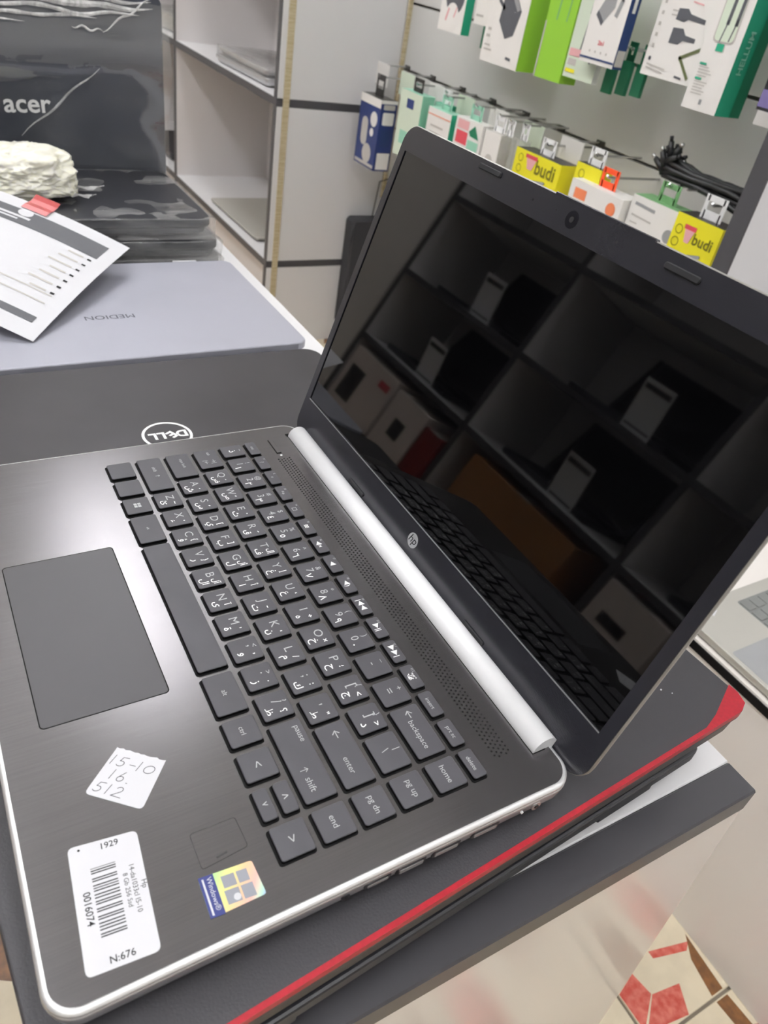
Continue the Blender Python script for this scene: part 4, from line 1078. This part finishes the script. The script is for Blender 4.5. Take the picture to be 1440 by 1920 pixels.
def budi(w, side=False):
    return [('text', 'yellow_ink', 'budi', w * 0.70, 0.126, w * 0.42), ('rect', 'red_print', w * 0.24, w * 0.50, 0.136, 0.143), ('poly', 'pink_print', [(w * 0.27, 0.136), (w * 0.48, 0.136), (w * 0.42, 0.116), (w * 0.32, 0.116)]),
            ('line', 'gadget', [(w * 0.20, 0.075), (w * 0.34, 0.092), (w * 0.75, 0.104)], 0.0035), ('line', 'gadget_light', [(w * 0.52, 0.098), (w * 0.72, 0.103)], 0.006), ('line', 'gadget', [(w * 0.30, 0.080), (w * 0.60, 0.082)], 0.004), ('rect', 'gadget', w * 0.56, w * 0.74, 0.076, 0.088), ('rect', 'gadget_light', w * 0.60, w * 0.72, 0.078, 0.086)] + \
           [('ring', 'yellow_ink', w * 0.14, 0.132 - 0.020 * k, 0.0075, 0.0012) for k in range(3)]
hang_box('yellow cable box leftmost of the three yellow ones', -1.040, -0.897, -0.135, 0.013, 1.0, 0.045, 'yellow', 'yellow', budi(0.143), 'plastic_white', hook_z=0.168, top='dark_plastic')
hang_box('yellow cable box in the middle behind the white and orange one', -0.868, -0.800, -0.13, 0.030, 1.01, 0.03, 'yellow', 'yellow', [('ring', 'yellow_ink', 0.018, 0.142 - 0.022 * k, 0.008, 0.0012) for k in range(3)], 'plastic_white', hook_z=0.178, top='dark_plastic')
hang_box('white box with orange hang tab and orange dots', -0.843, -0.705, -0.13, 0.006, 0.985, 0.05, 'card_white', 'card_white', [('rect', 'orange_soft', 0.014, 0.046, 0.106, 0.124), ('disc', 'orange_soft', 0.114, 0.112, 0.012), ('rr', 'card_grey', 0.016, 0.10, 0.0, 0.088, 0.006), ('rr', 'plastic_white', 0.019, 0.097, 0.0, 0.085, 0.005)], 'orange', hook_z=0.155, tabh=0.034, top='card_white')
hang_box('white box with green top flap and printed cable loop', -0.700, -0.588, -0.13, 0.020, 1.0, 0.045, 'card_white', 'card_white', [('line', 'gadget_light', [(0.012, 0.137), (0.055, 0.135)], 0.005), ('line', 'card_grey', [(0.010, 0.118), (0.055, 0.116)], 0.003), ('line', 'card_grey', [(0.010, 0.106), (0.026, 0.106)], 0.002), ('line', 'card_grey', [(0.010, 0.094), (0.020, 0.094)], 0.003), ('disc', 'gadget_light', 0.100, 0.108, 0.011),
         ('line', 'gadget', [(0.028, 0.060), (0.034, 0.074), (0.050, 0.082), (0.072, 0.080), (0.090, 0.070), (0.098, 0.052)], 0.0035)], 'green_soft', hook_z=0.178, top='green_soft', tabh=0.032)
hang_box('yellow cable box rightmost, beside the dark grey divider edge', -0.584, -0.490, -0.130, 0.026, 0.985, 0.045, 'yellow', 'yellow', budi(0.094), 'plastic_white', hook_z=0.178, top='dark_plastic', tabh=0.036)

# spare pegs with pale price tags along the slot
for k, x in enumerate((-1.73, -1.60, -1.46, -1.33, -1.20, -1.075, -0.95)):
    pg_ = thing('price_tag_peg', ['pale price tag on a peg at the far left of the slot', 'pale price tag on a peg, second from the far left', 'pale price tag on a peg above the mint box', 'pale price tag on a peg above the white and teal box', 'pale price tag on a peg above the red panels', 'pale price tag on a peg above the clear packets', 'pale price tag on a peg over the first yellow box'][k], 'price tag', (x, 1.139, 0.047), 0, 'pale price tags along the slot')
    B().tube([(0, 0, 0), (0, -0.075, 0)], 0.002, 6).build('peg', 'metal', pg_)
    B().cbox(-0.012, 0.012, -0.004, 0.0, -0.008, 0.004, 0.0008).build('backplate', 'dark_metal', pg_)
    B().cbox(-0.034, 0.034, -0.078, -0.0765, -0.050, 0.0035, 0.0005).build('tag', 'pale_green' if k % 2 else 'card_white', pg_)

# bundle of black charging leads lying over the boxes
cb = thing('cable_bundle', 'bundle of black cables with metal plugs on a peg above the yellow box', 'cable', (-0.60, 1.05, 0.055))
random.seed(5)
for k in range(18):
    a_ = 2 * math.pi * random.random(); rr_ = 0.020 * math.sqrt(random.random())
    y0_ = rr_ * math.cos(a_) - 0.01; z0_ = rr_ * math.sin(a_) * 0.9
    pts = []
    for j in range(12):
        t = j / 11
        pinch = 0.45 + 0.9 * abs(t - 0.30)
        x = -0.085 + 0.225 * t
        z = 0.014 + z0_ * pinch - 0.012 * t + 0.006 * noise.noise(Vector((t * 4, k * 2.1, 0)))
        pts.append((x, y0_ * pinch + 0.004 * math.sin(3 * t + k), z))
    B().tube(pts, 0.0050, 6).build('lead', 'cable', cb, smooth=True)
    h = Vector(pts[0]); an = math.radians(35 + 120 * (k / 17))
    d = Vector((-math.cos(an) * 0.030, -0.004, math.sin(an) * 0.030)) * (0.8 + 0.4 * random.random())
    pl_ = B().tube([h, h + d * 0.8], [0.0058, 0.0048], 7).build('plug', 'cable', cb, smooth=True)
    B().tube([h + d * 0.8, h + d * 1.05], 0.0032, 7).build('plug_tip', 'metal' if k % 4 == 0 else 'cable', pl_, smooth=True)
B().tube([(0.06, 0.0, 0.0), (0.10, -0.01, 0.012), (0.135, -0.02, 0.006), (0.16, -0.01, -0.004)], 0.003, 6).build('lead', 'cable', cb, smooth=True)
B().tube([(0.0, -0.045, 0.0), (0.0, 0.088, 0.0)], 0.0025, 6).build('peg', 'metal', cb)

# ------------------------------------------------------------------ shelves of open laptops on the camera's side (seen mirrored in the screen)
RY0, RY1 = -1.200, -1.545
rs = thing('shelf_unit', 'wide white shelving with black edges and open laptops, mirrored in the screen', 'shelf', (-0.87, -1.37, ZF))
def RS(b, n, m): return b.build(n, m, rs, (0.87, 1.37, -ZF))
rz_ = [-0.36, -0.105, 0.150, 0.430, 0.700, 0.98]
xs_ = [-1.84, -1.20, -0.55, 0.10, 0.75]
RS(B().box(-1.85, 0.76, RY1 - 0.012, RY1, ZF, 0.98), 'back_panel', 'white_inner')
for z in rz_:
    RS(B().box(-1.85, 0.76, RY1, RY0 - 0.002, z - 0.018, z), 'shelf_board', 'white_lam')
    RS(B().box(-1.85, 0.76, RY0 - 0.002, RY0, z - 0.020, z), 'edge_strip', 'grey_edge')
for x in xs_:
    RS(B().box(x - 0.009, x + 0.009, RY1, RY0 - 0.003, ZF, 0.96), 'divider', 'white_inner')
    RS(B().box(x - 0.010, x + 0.010, RY0 - 0.003, RY0 + 0.0006, ZF, 0.98), 'edge_strip', 'grey_edge')
struct(B().box(XL, -1.86, -1.545, -1.20, ZF, ZC).build('trim_1', 'cream_panel'))

def open_laptop(label, x, z, lean=18, m='wrapped_black'):
    o = thing('laptop', label, 'laptop', (x, -1.375, z), math.pi, 'open laptops on the mirrored shelving')
    B().slab(0, 0, 0.36, 0.24, 0.010, [(0, 0.006), (0.004, 0.0), (0.016, 0.0), (0.018, 0.001)], 4).build('base', m, o)
    B().slab(0, 0.02, 0.31, 0.11, 0.003, [(0.0175, 0), (0.0183, 0)], 3).build('keyboard', 'key_side', o)
    l = B().slab(0, 0.110, 0.36, 0.220, 0.010, [(-0.006, 0.001), (-0.005, 0), (-0.0008, 0), (0, 0.001)], 4).build('lid', m, o, (0, 0.105, 0.018))
    l.rotation_euler = (math.radians(90 - lean), 0, 0)
    B().box(-0.165, 0.165, 0.015, 0.210, 0.0, 0.0003).build('screen', 'screen', l)
    return o
def price_card(label, x, z, w=0.095, h=0.135):
    o = thing('price_card', label, 'price card', (x, -1.228, z), 0.0, 'price cards on the mirrored shelving', rot=(math.radians(14), 0, math.pi))
    B().box(-w / 2, w / 2, -0.0006, 0.0006, 0.0, h).build('card', 'paper', o)
    B().box(-w / 2 + 0.006, w / 2 - 0.006, -0.0010, -0.0006, h - 0.026, h - 0.012).build('printing', 'ink', o)
    B().box(-w / 2 + 0.006, w / 2 - 0.006, -0.0010, -0.0006, 0.010, 0.016).build('printing', 'ink', o)
    return o
for (x, z, la, lb) in ((-1.54, 0.150, 'black open laptop in the upper left bay of the mirrored shelving', 'white price card before the laptop in the upper left bay'),
                   (-1.58, -0.105, 'black open laptop in the middle left bay of the mirrored shelving', 'white price card before the laptop in the middle left bay'),
                   (-0.86, 0.150, 'black open laptop in the upper middle bay of the mirrored shelving', 'white price card before the laptop in the upper middle bay'),
                   (-0.90, -0.105, 'black open laptop in the middle bay of the mirrored shelving', 'white price card before the laptop in the middle bay'),
                   (-0.22, 0.150, 'black open laptop in the upper right bay of the mirrored shelving', 'white price card before the laptop in the upper right bay'),
                   (-0.25, -0.105, 'black open laptop in the lower right bay of the mirrored shelving', 'white price card before the laptop in the lower right bay')):
    open_laptop(la, x, z)
    price_card(lb, x + 0.10, z)
def carton(label, x0, x1, y0, y1, z0, z1, m, prints=()):
    o = thing('shipping_box', label, 'box', ((x0 + x1) / 2, (y0 + y1) / 2, z0), 0, 'boxes at the foot of the mirrored shelving')
    B().cbox((x0 - x1) / 2, (x1 - x0) / 2, (y0 - y1) / 2, (y1 - y0) / 2, 0, z1 - z0, 0.002).build('carton', m, o)
    B().box(-0.03, 0.03, (y0 - y1) / 2, (y1 - y0) / 2, z1 - z0, z1 - z0 + 0.0006).build('sealing_tape', 'card_grey', o)
    for (px0, px1, pz0, pz1, pm) in prints:
        yb = (y1 - y0) / 2
        B().box(px0, px1, yb, yb + 0.0008, pz0, pz1).build('printing', pm, o)
    return o
carton('large white printer box with dark picture, mirrored at the left', -1.80, -1.52, -1.50, -1.19, -0.36, -0.150, 'printer_white', [(-0.11, -0.02, 0.03, 0.15, 'dark_plastic_cool'), (0.06, 0.12, 0.15, 0.175, 'red_print')])
carton('white box with a dark round mark, mirrored in the middle', -1.50, -1.32, -1.50, -1.19, -0.36, -0.165, 'printer_white', [(-0.03, 0.03, 0.06, 0.12, 'dark_plastic_cool')])
carton('dark red box beside the white boxes, mirrored', -1.31, -1.22, -1.50, -1.19, -0.36, -0.19, 'deep_red')
carton('brown cardboard carton, mirrored near the keyboard', -1.10, -0.66, -1.50, -1.20, -0.36, -0.15, 'carton')
carton('white printed carton, mirrored near the lower right', -0.53, -0.34, -1.50, -1.19, -0.36, -0.14, 'printer_white', [(-0.06, 0.02, 0.12, 0.15, 'ink'), (-0.07, -0.02, 0.02, 0.08, 'dark_plastic'), (0.03, 0.08, 0.03, 0.10, 'navy')])
carton('small white carton, mirrored at the far lower right', -0.31, -0.16, -1.50, -1.19, -0.36, -0.18, 'printer_white', [(-0.04, 0.02, 0.04, 0.10, 'dark_plastic')])
